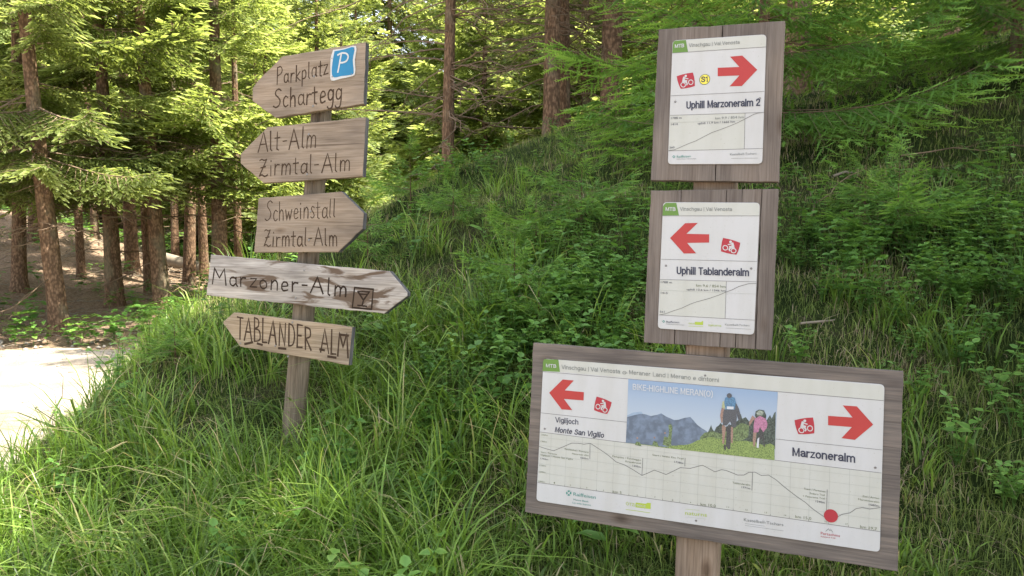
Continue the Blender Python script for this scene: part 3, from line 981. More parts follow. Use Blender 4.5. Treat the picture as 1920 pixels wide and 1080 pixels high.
class Plane:
    """the plane a set of boards is screwed to; P() turns a spot of the photograph into (u, v) on it"""
    def __init__(s, *a, lift=0.0):
        s.O, s.u, s.n, s.w = frame(*a)
        s.lift = lift

    def P(s, px, py):
        c, sn = math.cos(PITCH), math.sin(PITCH)
        v = np.array([(px - 960) / FPX, 1.0, -(py - 540) / FPX])
        r = np.array([v[0], v[1] * c + v[2] * sn, -v[1] * sn + v[2] * c])
        t = np.dot(s.O + s.n * s.lift - CAM, s.n) / np.dot(r, s.n)
        q = CAM + r * t - s.O
        return np.array([q @ s.u, q @ s.w])

    def matrix(s):
        m = Matrix.Identity(4)
        for i, a in enumerate((s.u, -s.n, s.w)):
            for j in range(3): m[j][i] = a[j]
        m.translation = Vector(s.O)
        return m


class Zm:
    """reads positions measured in an enlarged crop"""
    def __init__(s, pl, ox, oy, k): s.pl, s.ox, s.oy, s.k = pl, ox, oy, k
    def __call__(s, x, y): return s.pl.P(s.ox + x * s.k, s.oy + y * s.k)
    def many(s, pts): return np.array([s(*p) for p in pts])


def bm_obj(name, bm, m, parent, mtx=None, smooth=False):
    me = bpy.data.meshes.new(name); bm.to_mesh(me); bm.free()
    for k in (m if isinstance(m, (list, tuple)) else [m]): me.materials.append(k)
    if smooth:
        for p in me.polygons: p.use_smooth = True
    return link(name, me, parent, None, mtx)


def rough_outline(pts, step=.02, amp=.0008, seed=0):
    r = random.Random(seed); out = []
    n = len(pts)
    for i in range(n):
        a, b = np.array(pts[i]), np.array(pts[(i + 1) % n]); L = np.linalg.norm(b - a); k = max(1, int(L / step))
        nrm = np.array([-(b - a)[1], (b - a)[0]]) / (L + 1e-9)
        for j in range(k):
            q = a + (b - a) * j / k
            if j: q = q + nrm * r.gauss(0, amp)
            out.append(q)
    return out


def prism(bm, pts, y0, y1, bev=.0015):
    """board: outline in (u,v), front at y0, back at y1, eased front and back edge"""
    pts = [np.array(p) for p in pts]
    cen = sum(pts) / len(pts)
    area = sum(pts[i][0] * pts[(i + 1) % len(pts)][1] - pts[(i + 1) % len(pts)][0] * pts[i][1] for i in range(len(pts)))
    if area < 0: pts = pts[::-1]
    n = len(pts)

    def inset(d):
        out = []
        for i in range(n):
            a, b, c = pts[i - 1], pts[i], pts[(i + 1) % n]
            e1 = (b - a) / (np.linalg.norm(b - a) + 1e-9); e2 = (c - b) / (np.linalg.norm(c - b) + 1e-9)
            nn = np.array([-(e1 + e2)[1], (e1 + e2)[0]]); nn /= np.linalg.norm(nn) + 1e-9
            out.append(b + nn * d / max(.5, abs(np.dot(nn, np.array([-e1[1], e1[0]])))))
        return out
    rings = [(inset(bev), y0), (pts, y0 + bev), (pts, y1 - bev), (inset(bev), y1)]
    R = [[bm.verts.new((q[0], y, q[1])) for q in ring] for ring, y in rings]
    bm.faces.new(R[0]); bm.faces.new(R[3][::-1])
    for k in range(3):
        for i in range(n):
            j = (i + 1) % n
            bm.faces.new((R[k][i], R[k + 1][i], R[k + 1][j], R[k][j]))
    bmesh.ops.recalc_face_normals(bm, faces=bm.faces)
    return bm


def poly(bm, pts, y, mi=0):
    pts = [np.array(p) for p in pts]
    area = sum(pts[i][0] * pts[(i + 1) % len(pts)][1] - pts[(i + 1) % len(pts)][0] * pts[i][1] for i in range(len(pts)))
    if area < 0: pts = pts[::-1]
    f = bm.faces.new([bm.verts.new((p[0], y, p[1])) for p in pts]); f.material_index = mi
    f.normal_update()
    if len(pts) > 4: bmesh.ops.triangulate(bm, faces=[f])


def ribbon(bm, pts, w, y, mi=0, jit=0, seed=0, taper=False):
    """flat stroke of width w with mitred joints"""
    r = random.Random(seed)
    pts = [np.array(p, float) for p in pts]
    n = len(pts)
    if n < 2: return
    L, Rr = [], []
    for i in range(n):
        a = pts[max(0, i - 1)]; c = pts[min(n - 1, i + 1)]
        d1 = pts[i] - a if i > 0 else c - pts[i]
        d2 = c - pts[i] if i < n - 1 else d1
        d1 = d1 / (np.linalg.norm(d1) + 1e-9); d2 = d2 / (np.linalg.norm(d2) + 1e-9)
        t = d1 + d2; t = t / (np.linalg.norm(t) + 1e-9)
        nn = np.array([-t[1], t[0]]); k = 1 / max(.6, abs(np.dot(nn, np.array([-d1[1], d1[0]]))))
        ww = w * .5 * k * (1 + r.uniform(-jit, jit))
        if taper: ww *= .75 + .25 * math.sin(math.pi * (i + .5) / n)
        p = pts[i].copy()
        if i == 0: p = p - d2 * w * .35
        if i == n - 1: p = p + d1 * w * .35
        L.append(p + nn * ww); Rr.append(p - nn * ww)
    lv = [bm.verts.new((p[0], y, p[1])) for p in L]; rv = [bm.verts.new((p[0], y, p[1])) for p in Rr]
    for i in range(n - 1):
        f = bm.faces.new((rv[i], rv[i + 1], lv[i + 1], lv[i])); f.material_index = mi


def smooth_pts(p, k=4):
    p = [np.array(q, float) for q in p]
    if len(p) < 3: return p
    out = []
    for i in range(len(p) - 1):
        a, b, c, d = p[max(0, i - 1)], p[i], p[i + 1], p[min(len(p) - 1, i + 2)]
        for j in range(k):
            t = j / k
            out.append(.5 * ((2 * b) + (c - a) * t + (2 * a - 5 * b + 4 * c - d) * t * t + (-a + 3 * b - 3 * c + d) * t ** 3))
    out.append(p[-1])
    return out


# hand lettering: cap height 1, x height .56; 'c' strokes are curved
GL = {
 'P': (.5, [('l', [(.05, 0), (.1, 1)]), ('c', [(.1, .98), (.35, 1.0), (.48, .8), (.38, .6), (.1, .5)])]),
 'S': (.5, [('c', [(.5, .9), (.36, 1.0), (.18, .92), (.14, .72), (.3, .55), (.42, .35), (.34, .1), (.14, .0), (-.02, .08)])]),
 'A': (.62, [('l', [(0, 0), (.32, 1), (.58, 0)]), ('l', [(.1, .38), (.5, .38)])]),
 'Z': (.55, [('c', [(.08, .9), (.2, .97), (.34, .9), (.5, .95)]), ('l', [(.5, .95), (.04, .04)]), ('c', [(.04, .04), (.2, .1), (.36, .0), (.54, .08)]), ('l', [(.14, .5), (.42, .55)])]),
 'M': (.78, [('l', [(0, 0), (.14, 1), (.38, .42), (.66, 1), (.72, 0)])]),
 'T': (.45, [('l', [(0, 1), (.46, .98)]), ('l', [(.24, .99), (.26, 0)])]),
 'B': (.48, [('l', [(.05, 0), (.07, 1)]), ('c', [(.07, 1), (.36, .92), (.36, .66), (.08, .54)]), ('c', [(.08, .54), (.44, .46), (.46, .1), (.05, 0)])]),
 'L': (.4, [('l', [(.07, 1), (.05, 0), (.38, .02)])]),
 'N': (.55, [('l', [(.04, 0), (.06, 1), (.46, 0), (.48, 1)])]),
 'D': (.5, [('l', [(.05, 0), (.07, 1)]), ('c', [(.07, 1), (.36, .9), (.48, .5), (.36, .1), (.05, 0)])]),
 'E': (.45, [('l', [(.42, .99), (.06, 1), (.05, 0), (.42, .02)]), ('l', [(.06, .52), (.34, .53)])]),
 'R': (.5, [('l', [(.05, 0), (.07, 1)]), ('c', [(.07, .99), (.4, .92), (.4, .6), (.08, .5)]), ('l', [(.1, .5), (.46, .0)])]),
 'a': (.42, [('c', [(.34, .46), (.2, .56), (.05, .4), (.06, .1), (.2, .02), (.34, .18)]), ('l', [(.36, .56), (.35, .12), (.42, .0)])]),
 'r': (.34, [('l', [(.06, .56), (.06, 0)]), ('c', [(.06, .34), (.16, .52), (.32, .52)])]),
 'k': (.42, [('l', [(.06, 1), (.05, 0)]), ('l', [(.36, .58), (.07, .28), (.38, 0)])]),
 'p': (.42, [('l', [(.07, .56), (.04, -.4)]), ('c', [(.07, .48), (.25, .58), (.36, .4), (.3, .1), (.06, .06)])]),
 'l': (.2, [('l', [(.07, 1), (.06, .08), (.14, 0)])]),
 't': (.32, [('l', [(.14, .9), (.13, .06), (.24, 0)]), ('l', [(0, .6), (.3, .62)])]),
 'z': (.4, [('l', [(.04, .54), (.34, .56), (.04, .02), (.38, .04)])]),
 'c': (.36, [('c', [(.32, .48), (.18, .56), (.06, .4), (.06, .14), (.18, .0), (.34, .08)])]),
 'h': (.42, [('l', [(.07, 1), (.05, 0)]), ('c', [(.06, .34), (.2, .56), (.33, .44), (.34, 0)])]),
 'e': (.38, [('c', [(.06, .28), (.32, .34), (.28, .54), (.12, .54), (.04, .28), (.12, .02), (.34, .08)])]),
 'g': (.42, [('c', [(.34, .46), (.2, .58), (.06, .42), (.08, .14), (.22, .08), (.34, .24)]), ('c', [(.36, .56), (.34, .0), (.26, -.3), (.08, -.34), (.0, -.24)])]),
 'm': (.6, [('l', [(.05, .56), (.04, 0)]), ('c', [(.05, .36), (.16, .56), (.28, .44), (.27, 0)]), ('c', [(.28, .38), (.4, .56), (.52, .44), (.52, 0)])]),
 'n': (.42, [('l', [(.05, .56), (.04, 0)]), ('c', [(.05, .36), (.2, .57), (.33, .44), (.34, 0)])]),
 'i': (.18, [('l', [(.08, .56), (.07, 0)]), ('l', [(.09, .78), (.09, .84)])]),
 'w': (.55, [('l', [(.03, .56), (.14, 0), (.26, .44), (.38, 0), (.5, .56)])]),
 's': (.34, [('c', [(.3, .5), (.16, .57), (.08, .44), (.2, .28), (.28, .12), (.16, .0), (.02, .06)])]),
 'o': (.42, [('c', [(.2, .56), (.05, .42), (.06, .12), (.2, .0), (.35, .14), (.34, .42), (.2, .56)])]),
 '-': (.34, [('l', [(.05, .42), (.28, .43)])]),
 ' ': (.3, []),
}


def handwrite(bm, z, s, p0, p1, h, w=.0042, seed=1, gap=.09, y=-.0005):
    a, b = z(*p0), z(*p1)
    up = z(p0[0], p0[1] - h) - a
    adv = [GL[c][0] + gap for c in s]
    tot = sum(adv) - gap
    ex = (b - a) / tot
    r = random.Random(seed)
    x = 0; k = 0
    for c, ad in zip(s, adv):
        jx, jy, js, sh = r.uniform(-.02, .02), r.uniform(-.03, .03), r.uniform(.94, 1.06), r.uniform(-.03, .06)
        for typ, pts in GL[c][1]:
            q = [(x + jx + px + sh * py, (py * js + jy)) for px, py in pts]
            q = [a + ex * px + up * py for px, py in q]
            if typ == 'c': q = smooth_pts(q)
            else:
                q2 = []
                for i in range(len(q) - 1):
                    for j in range(3): q2.append(q[i] + (q[i + 1] - q[i]) * j / 3)
                q = q2 + [q[-1]]
            ribbon(bm, q, w * r.uniform(.85, 1.15), y - .00006 * (k % 5), 0, .22, seed * 100 + k)
            k += 1
        x += ad


def printed(bm, z, s, p0, p1, h, y=-.0004, mi=0, bold=0.0, shear=0.0):
    """print in the sheet font stretched between two baseline points, cap height h"""
    cu = bpy.data.curves.new('t', 'FONT'); cu.body = s; cu.size = 1; cu.resolution_u = 2
    cu.offset = bold
    ob = bpy.data.objects.new('t', cu); COL.objects.link(ob)
    dg = bpy.context.evaluated_depsgraph_get()
    me = bpy.data.meshes.new_from_object(ob.evaluated_get(dg))
    bpy.data.objects.remove(ob); bpy.data.curves.remove(cu)
    n = len(me.vertices)
    if n:
        co = np.zeros(n * 3, np.float32); me.vertices.foreach_get('co', co); co = co.reshape(-1, 3)
        x0, x1 = co[:, 0].min(), co[:, 0].max()
        a, b = z(*p0), z(*p1); up = z(p0[0], p0[1] - h) - a
        cap = .729
        vs = []
        for c in co:
            u = (c[0] - x0) / (x1 - x0); v = c[1] / cap
            q = a + (b - a) * u + up * v + (b - a) / np.linalg.norm(b - a) * shear * v * np.linalg.norm(up)
            vs.append(bm.verts.new((q[0], y, q[1])))
        for p in me.polygons:
            try:
                f = bm.faces.new([vs[i] for i in p.vertices]); f.material_index = mi
            except ValueError: pass
    bpy.data.meshes.remove(me)


# plain sans capitals and small letters drawn as even strokes (for the bold print): cap height 1, x height .74
def arc_(cx, cy, rx, ry, a0, a1, n=10):
    return [(cx + rx * math.cos(math.radians(a0 + (a1 - a0) * i / n)), cy + ry * math.sin(math.radians(a0 + (a1 - a0) * i / n))) for i in range(n + 1)]


_o = arc_(.25, .36, .2, .33, 90, 450, 14)
SK = {
 'a': (.48, [arc_(.23, .50, .18, .20, 170, 0, 8) + [(.41, .08), (.46, .03)], [(.41, .42)] + arc_(.22, .21, .17, .17, 80, 300, 8) + [(.41, .22)]]),
 'b': (.5, [[(.06, 1), (.06, .02)], [(.06, .5)] + arc_(.25, .36, .2, .34, 150, -150, 12) + [(.06, .2)]]),
 'c': (.46, [arc_(.25, .36, .2, .34, 45, 315, 12)]),
 'd': (.5, [[(.45, 1), (.45, .02)], [(.45, .5)] + arc_(.25, .36, .2, .34, 30, 330, 12) + [(.45, .2)]]),
 'e': (.5, [[(.06, .38), (.44, .38)] + arc_(.25, .36, .19, .33, 5, 315, 13)]),
 'g': (.5, [[(.45, .72), (.45, 0)] + arc_(.25, -.04, .2, .2, 0, -150, 7), [(.45, .5)] + arc_(.25, .38, .2, .32, 30, 330, 12) + [(.45, .2)]]),
 'h': (.5, [[(.06, 1), (.06, .0)], [(.06, .45)] + arc_(.25, .50, .18, .2, 160, 0, 8) + [(.43, 0)]]),
 'i': (.15, [[(.07, .72), (.07, 0)], [(.07, .9), (.07, 1)]]),
 'j': (.17, [[(.09, .72), (.09, -.12), (.05, -.22), (-.04, -.24)], [(.09, .9), (.09, 1)]]),
 'k': (.46, [[(.06, 1), (.06, 0)], [(.4, .72), (.07, .34)], [(.17, .44), (.43, 0)]]),
 'l': (.15, [[(.07, 1), (.07, 0)]]),
 'm': (.78, [[(.06, .72), (.06, .0)], [(.06, .45)] + arc_(.22, .50, .16, .2, 160, 0, 7) + [(.38, 0)], [(.38, .45)] + arc_(.55, .50, .16, .2, 160, 0, 7) + [(.71, 0)]]),
 'n': (.5, [[(.06, .72), (.06, .0)], [(.06, .45)] + arc_(.25, .50, .18, .2, 160, 0, 8) + [(.43, 0)]]),
 'o': (.5, [_o]),
 'p': (.5, [[(.06, .72), (.06, -.26)], [(.06, .5)] + arc_(.25, .36, .2, .34, 150, -150, 12) + [(.06, .2)]]),
 'r': (.32, [[(.06, .72), (.06, 0)], [(.06, .45), (.12, .6), (.2, .67), (.3, .67)]]),
 's': (.44, [[(.38, .55), (.33, .65), (.22, .69), (.11, .65), (.07, .54), (.13, .44), (.32, .35), (.39, .25), (.37, .12), (.26, .04), (.14, .05), (.05, .18)]]),
 't': (.28, [[(.14, .92), (.14, .14), (.18, .04), (.27, .03)], [(.02, .68), (.26, .68)]]),
 'u': (.5, [[(.06, .72), (.06, .22)] + arc_(.24, .22, .18, .19, 180, 340, 7) + [(.43, .3)], [(.43, .72), (.43, 0)]]),
 'z': (.42, [[(.05, .68), (.37, .68), (.04, .04), (.38, .04)]]),
 'A': (.62, [[(.02, 0), (.29, .97), (.33, .97), (.6, 0)], [(.13, .3), (.49, .3)]]),
 'B': (.56, [[(.08, .04), (.08, .96), (.3, .96)] + arc_(.3, .74, .18, .22, 90, -90, 7) + [(.08, .52)], [(.3, .52)] + arc_(.3, .28, .22, .24, 90, -90, 7) + [(.08, .04)]]),
 'E': (.5, [[(.46, .96), (.08, .96), (.08, .04), (.47, .04)], [(.08, .52), (.42, .52)]]),
 'G': (.62, [arc_(.33, .5, .26, .46, 50, 340, 14) + [(.57, .46), (.36, .46)]]),
 'H': (.6, [[(.08, 1), (.08, 0)], [(.52, 1), (.52, 0)], [(.08, .53), (.52, .53)]]),
 'I': (.18, [[(.09, 1), (.09, 0)]]),
 'K': (.58, [[(.08, 1), (.08, 0)], [(.52, 1), (.09, .42)], [(.22, .6), (.55, 0)]]),
 'L': (.48, [[(.08, 1), (.08, .04), (.46, .04)]]),
 'M': (.72, [[(.08, 0), (.08, 1)], [(.11, .96), (.36, .06), (.61, .96)], [(.64, 1), (.64, 0)]]),
 'N': (.6, [[(.08, 0), (.08, 1)], [(.1, .96), (.5, .04)], [(.52, 0), (.52, 1)]]),
 'O': (.64, [arc_(.32, .5, .26, .46, 90, 450, 18)]),
 'P': (.54, [[(.08, 0), (.08, .96), (.3, .96)] + arc_(.3, .71, .2, .25, 90, -90, 7) + [(.08, .46)]]),
 'R': (.58, [[(.08, 0), (.08, .96), (.3, .96)] + arc_(.3, .73, .2, .23, 90, -90, 7) + [(.08, .5)], [(.34, .5), (.46, .38), (.5, 0)]]),
 'S': (.56, [[(.49, .72), (.45, .88), (.29, .96), (.13, .9), (.08, .74), (.14, .6), (.4, .46), (.5, .34), (.5, .18), (.4, .06), (.26, .03), (.12, .08), (.05, .26)]]),
 'T': (.52, [[(.02, .96), (.5, .96)], [(.26, .96), (.26, 0)]]),
 'U': (.6, [[(.08, 1), (.08, .3)] + arc_(.3, .28, .22, .25, 180, 360, 9) + [(.52, 1)]]),
 'V': (.58, [[(.02, 1), (.27, .03), (.31, .03), (.56, 1)]]),
 '1': (.36, [[(.06, .76), (.18, .82), (.24, .97), (.24, 0)]]),
 '2': (.5, [[(.06, .7), (.09, .88), (.25, .96), (.4, .88), (.43, .7), (.36, .5), (.14, .26), (.06, .04), (.45, .04)]]),
 '-': (.3, [[(.03, .36), (.27, .36)]]),
 '|': (.14, [[(.07, 1), (.07, -.12)]]),
 '(': (.24, [[(.2, 1.05), (.08, .8), (.06, .45), (.09, .1), (.2, -.18)]]),
 ')': (.24, [[(.04, 1.05), (.16, .8), (.18, .45), (.15, .1), (.04, -.18)]]),
 ' ': (.24, []),
}


def stroked(bm, z, s, p0, p1, h, sw, y, mi=0, shear=0.0, gap=.07):
    """sw = stroke width as a fraction of the cap height"""
    a, b = z(*p0), z(*p1); up = z(p0[0], p0[1] - h) - a
    ex_ = (b - a) / np.linalg.norm(b - a)
    tot = sum(SK[c][0] + gap for c in s) - gap
    ex = (b - a) / tot
    H_ = np.linalg.norm(up); x = 0; k = 0
    for c in s:
        for st in SK[c][1]:
            q = [a + ex * (x + px) + up * py + ex_ * shear * py * H_ for px, py in st]
            ribbon(bm, q, sw * H_, y - .00004 * (k % 6), mi); k += 1
        x += SK[c][0] + gap


def disc(bm, c, r, y, mi=0, n=20, ex=None):
    poly(bm, [(c[0] + r * math.cos(2 * math.pi * i / n), c[1] + r * math.sin(2 * math.pi * i / n)) for i in range(n)], y, mi)


def screw(parent, c, r=.0035, y=-.0005):
    bm = bmesh.new()
    n = 10
    rim = [bm.verts.new((c[0] + r * math.cos(6.283 * i / n), y, c[1] + r * math.sin(6.283 * i / n))) for i in range(n)]
    top = [bm.verts.new((c[0] + .7 * r * math.cos(6.283 * i / n), y - .0014, c[1] + .7 * r * math.sin(6.283 * i / n))) for i in range(n)]
    mid = bm.verts.new((c[0], y - .0009, c[1]))
    for i in range(n):
        j = (i + 1) % n
        bm.faces.new((rim[i], rim[j], top[j], top[i])); bm.faces.new((top[i], top[j], mid))
    return bm_obj('screw', bm, M['screw'], parent)


def plastic(name, c):
    """printed sheet: faint vertical water streaks, dust and uneven gloss"""
    m = flat(name, c, .4, .03); n = m.node_tree; p = n.nodes['Principled BSDF']
    tc = N(n, 'ShaderNodeTexCoord')
    mp = N(n, 'ShaderNodeMapping'); mp.inputs['Scale'].default_value = (26, 26, 4)
    a = N(n, 'ShaderNodeTexNoise'); a.inputs['Scale'].default_value = 1; a.inputs['Detail'].default_value = 7
    b = N(n, 'ShaderNodeTexNoise'); b.inputs['Scale'].default_value = 230; b.inputs['Detail'].default_value = 3
    n.links.new(tc.outputs['Object'], mp.inputs['Vector']); n.links.new(mp.outputs[0], a.inputs['Vector']); n.links.new(tc.outputs['Object'], b.inputs['Vector'])
    r1 = ramp(n, [(.35, (.94, .935, .915)), (.58, (1, 1, 1))]); n.links.new(a.outputs['Fac'], r1.inputs[0])
    r2 = ramp(n, [(.27, (.78, .75, .68)), (.34, (1, 1, 1))]); n.links.new(b.outputs['Fac'], r2.inputs[0])
    mx = N(n, 'ShaderNodeMix', data_type='RGBA', blend_type='MULTIPLY'); mx.inputs[0].default_value = 1
    m2 = N(n, 'ShaderNodeMix', data_type='RGBA', blend_type='MULTIPLY'); m2.inputs[0].default_value = 1
    src = p.inputs['Base Color'].links[0].from_socket
    n.links.new(src, mx.inputs[6]); n.links.new(r1.outputs[0], mx.inputs[7]); n.links.new(mx.outputs[2], m2.inputs[6]); n.links.new(r2.outputs[0], m2.inputs[7])
    n.links.new(m2.outputs[2], p.inputs['Base Color'])
    mr = N(n, 'ShaderNodeMapRange'); mr.inputs['To Min'].default_value = .25; mr.inputs['To Max'].default_value = .6
    n.links.new(a.outputs['Fac'], mr.inputs['Value']); n.links.new(mr.outputs[0], p.inputs['Roughness'])
    return m


M['screw'] = flat('screw_steel', (.22, .21, .2), .45, .2, .5)
M['screw'].node_tree.nodes['Principled BSDF'].inputs['Metallic'].default_value = .7
M['arrowwood'] = wood('weathered_larch', (.18, .138, .10), (.26, .205, .155), (.33, .268, .21), 'x')
M['arrowwood_pale'] = wood('peeling_pale_larch', (.22, .195, .17), (.37, .335, .30), (.52, .485, .45), 'x', blot=(.12, .085, .06), gscale=.8)
M['arrowwood_yellow'] = wood('rough_yellow_larch', (.19, .145, .095), (.30, .235, .165), (.40, .325, .24), 'x', gscale=.8)
M['endgrain_shaded'] = wood('shade_darkened_end_grain', (.05, .05, .05), (.10, .10, .105), (.15, .15, .15), 'z')  # grey end grain, with the shade on the board ends put into its colour
M['burn'] = flat('burnt_lettering', (.030, .020, .014), .9, .3, .1)
M['burn_brown'] = flat('weathered_carved_lettering', (.055, .036, .024), .9, .4, .1)
M['postwood'] = wood('post_larch', (.10, .078, .055), (.18, .145, .105), (.27, .22, .165), 'z')
M['panelwood_v'] = wood('grey_larch_upright_grain', (.115, .094, .080), (.162, .137, .119), (.21, .181, .16), 'z', gscale=1.1)
M['panelwood_h'] = wood('grey_larch_level_grain', (.105, .090, .079), (.152, .131, .116), (.21, .175, .148), 'x', gscale=1.0)
M['post_planed'] = wood('planed_brown_post', (.13, .095, .07), (.225, .17, .125), (.31, .24, .185), 'z')
M['white'] = plastic('sign_white', (.465, .467, .462))
M['cream'] = plastic('sign_cream', (.445, .45, .41))
M['green'] = flat('sign_green', (.11, .21, .04), .42, .06)
M['red'] = flat('sign_red', (.37, .038, .034), .42, .06)
M['crimson'] = flat('sign_crimson', (.34, .027, .038), .42, .06)
M['navy'] = flat('sign_dark_lettering', (.035, .037, .06), .5)
M['grey'] = flat('sign_grey_print', (.15, .16, .15), .5)
M['olive'] = flat('sign_olive_print', (.13, .15, .085), .5)
M['faint'] = flat('sign_faint_grid', (.33, .34, .30), .5)
M['line'] = flat('sign_thin_rule', (.17, .17, .16), .5)
M['teal'] = flat('sign_teal_print', (.05, .22, .18), .5)
M['lime'] = flat('sign_lime_print', (.33, .42, .05), .5)
M['yellow'] = flat('sign_yellow', (.72, .62, .08), .42)
M['blue'] = flat('parking_blue', (.015, .17, .32), .35, .12)
M['enamel'] = flat('enamel_white', (.50, .50, .485), .4, .05)
M['rust'] = flat('rust', (.20, .08, .04), .8, .3)

# ---------------- wooden signpost with five arrow boards
PLN = Plane(600, 420, 3.0, math.radians(25), math.radians(6))
z1 = Zm(PLN, 380, 60, 400 / 1440); z2 = Zm(PLN, 370, 340, 1 / 3.0)
TH = .024


def loglike(name, a, b, r, yoff, parent, material, seed, crack=True, square=0.0):
    """round-ish post from local point a(bottom) to b(top), in plane coordinates (u, y, v)"""
    rr = np.random.default_rng(seed)
    a = np.array([a[0], yoff, a[1]]); b = np.array([b[0], yoff, b[1]])
    n, s = 26, 28
    th = np.linspace(0, 2 * np.pi, s, endpoint=False)
    bm = bmesh.new(); rings = []
    f1 = rr.uniform(0, 6)
    for i in range(n):
        t = i / (n - 1); c = a + (b - a) * t
        rad = r * (1.06 - .10 * t) * (1 + .03 * np.sin(2 * th + f1 + 2 * t) + .015 * np.sin(5 * th + 4 * t) + rr.uniform(-.006, .006, s))
        rad = rad * (1 + square * (1 / np.maximum(np.abs(np.cos(th)), np.abs(np.sin(th))) - 1))
        if crack:
            k = 23 if crack is True else crack
            cw = .5 + .5 * math.sin(4 * t + 1)
            rad[k % s] *= .80 + .08 * cw
        rings.append([bm.verts.new((c[0] + rad[j] * math.cos(th[j]), c[1] + rad[j] * math.sin(th[j]), c[2])) for j in range(s)])
    for i in range(n - 1):
        for j in range(s):
            bm.faces.new((rings[i][j], rings[i][(j + 1) % s], rings[i + 1][(j + 1) % s], rings[i + 1][j]))
    bm.faces.new(rings[-1])
    bmesh.ops.recalc_face_normals(bm, faces=bm.faces)
    return bm_obj(name, bm, material, parent)


def to_world(pl, u, y, v): return pl.O + pl.u * u - pl.n * y + pl.w * v


root = bpy.data.objects.new('wooden_signpost', None); COL.objects.link(root)
root.matrix_basis = PLN.matrix()
tag(root, 'leaning larch post carrying five hand lettered wooden arrow boards', 'signpost')
PLB = Plane(600, 420, 3.0, math.radians(25), math.radians(6), lift=-(TH + .05))
base = PLB.P(548, 830); top = PLB.P(604, 195)
dirv = (base - top) / np.linalg.norm(base - top)
loglike('post', base + dirv * .45, top, .041, TH + .05, root, M['postwood'], 3)

BOARDS = [
 ('arrow_board', z1, [(335, 380), (375, 325), (535, 165), (1100, 68), (1085, 485), (490, 578), (335, 465)], 'arrowwood', 'uppermost arrow board pointing left with a blue parking plate'),
 ('arrow_board', z1, [(255, 825), (435, 642), (1100, 575), (1078, 975), (410, 1020), (255, 885)], 'arrowwood', 'arrow board pointing left, second from the top'),
 ('arrow_board', z2, [(343, 95), (810, 57), (935, 180), (928, 268), (790, 398), (318, 400)], 'arrowwood', 'arrow board pointing right, in the middle'),
 ('arrow_board', z2, [(75, 412), (560, 458), (1080, 505), (1180, 625), (1180, 645), (1050, 745), (50, 642)], 'arrowwood_pale', 'longest and palest arrow board, pointing right, with a drinks symbol'),
 ('arrow_board', z2, [(145, 790), (205, 738), (870, 820), (850, 1035), (240, 930), (145, 800)], 'arrowwood_yellow', 'lowest arrow board, rough, pointing left, in capitals'),
]
bo = []
for i, (nm, z, pts, mt, lab) in enumerate(BOARDS):
    bm = bmesh.new()
    prism(bm, rough_outline(z.many(pts), .03, .0007, i), 0, TH, .0018)
    o = bm_obj(nm, bm, [M[mt], M['endgrain_shaded']], root)
    for p in o.data.polygons:
        if abs(p.normal.y) < .5 and p.normal.x > .3: p.material_index = 1
    o['label'] = lab
    bo.append(o)


def lettering(parent, material, jobs, name='lettering'):
    bm = bmesh.new()
    for k, (z, s, p0, p1, h, w, sd_) in enumerate(jobs):
        handwrite(bm, z, s, p0, p1, h, w, sd_)
    return bm_obj(name, bm, M[material], parent)


lettering(bo[0], 'burn_brown', [(z1, 'Parkplatz', (500, 358), (850, 285), 112, .0045, 1), (z1, 'Schartegg', (478, 515), (945, 462), 128, .0054, 2)])
lettering(bo[1], 'burn_brown', [(z1, 'Alt-Alm', (376, 812), (768, 778), 135, .0050, 3), (z1, 'Zirmtal-Alm', (380, 975), (1000, 936), 122, .0050, 4)])
lettering(bo[2], 'burn_brown', [(z2, 'Schweinstall', (382, 222), (778, 203), 105, .0038, 5), (z2, 'Zirmtal-Alm', (372, 368), (790, 360), 96, .0044, 6)])
bm = bmesh.new()
handwrite(bm, z2, 'Marzoner-Alm', (86, 575), (842, 648), 88, .0062, 7, .12)
o = bm_obj('lettering', bm, M['burn'], bo[3])
bm = bmesh.new()
for k, st in enumerate([[(885, 598), (990, 607)], [(990, 607), (980, 720)], [(980, 720), (872, 710)], [(872, 710), (885, 598)],
                        [(903, 620), (968, 622)], [(968, 622), (935, 668)], [(935, 668), (903, 620)], [(912, 634), (957, 636)], [(935, 668), (927, 700)], [(903, 697), (952, 703)]]):
    ribbon(bm, z2.many(st), .0058, -.0005 - .00006 * (k % 4), 0, .15, k)
bm_obj('drinks_symbol', bm, M['burn'], bo[3])
bm = bmesh.new()
handwrite(bm, z2, 'TABLANDER', (222, 884), (642, 948), 128, .0068, 9, .14)
handwrite(bm, z2, 'ALM', (694, 962), (852, 990), 132, .0064, 12, .1)
for a, b in [((268, 915), (312, 905)), ((338, 912), (366, 920)), ((458, 938), (498, 942)), ((735, 985), (780, 992)), ((690, 945), (715, 950)), ((800, 862), (850, 868))]:
    ribbon(bm, z2.many([a, b]), .0075, -.0009, 0, .3)
bm_obj('lettering', bm, M['burn_brown'], bo[4])
for k, (bi, z, c) in enumerate([(0, z1, (752, 300)), (0, z1, (745, 500)), (1, z1, (716, 690)), (1, z1, (705, 960)), (2, z2, (636, 170)), (2, z2, (628, 330)), (3, z2, (552, 657)), (3, z2, (600, 500)), (4, z2, (535, 793)), (4, z2, (510, 985)), (4, z2, (242, 912)), (4, z2, (438, 925))]):
    screw(bo[bi], z(*c), .0046)
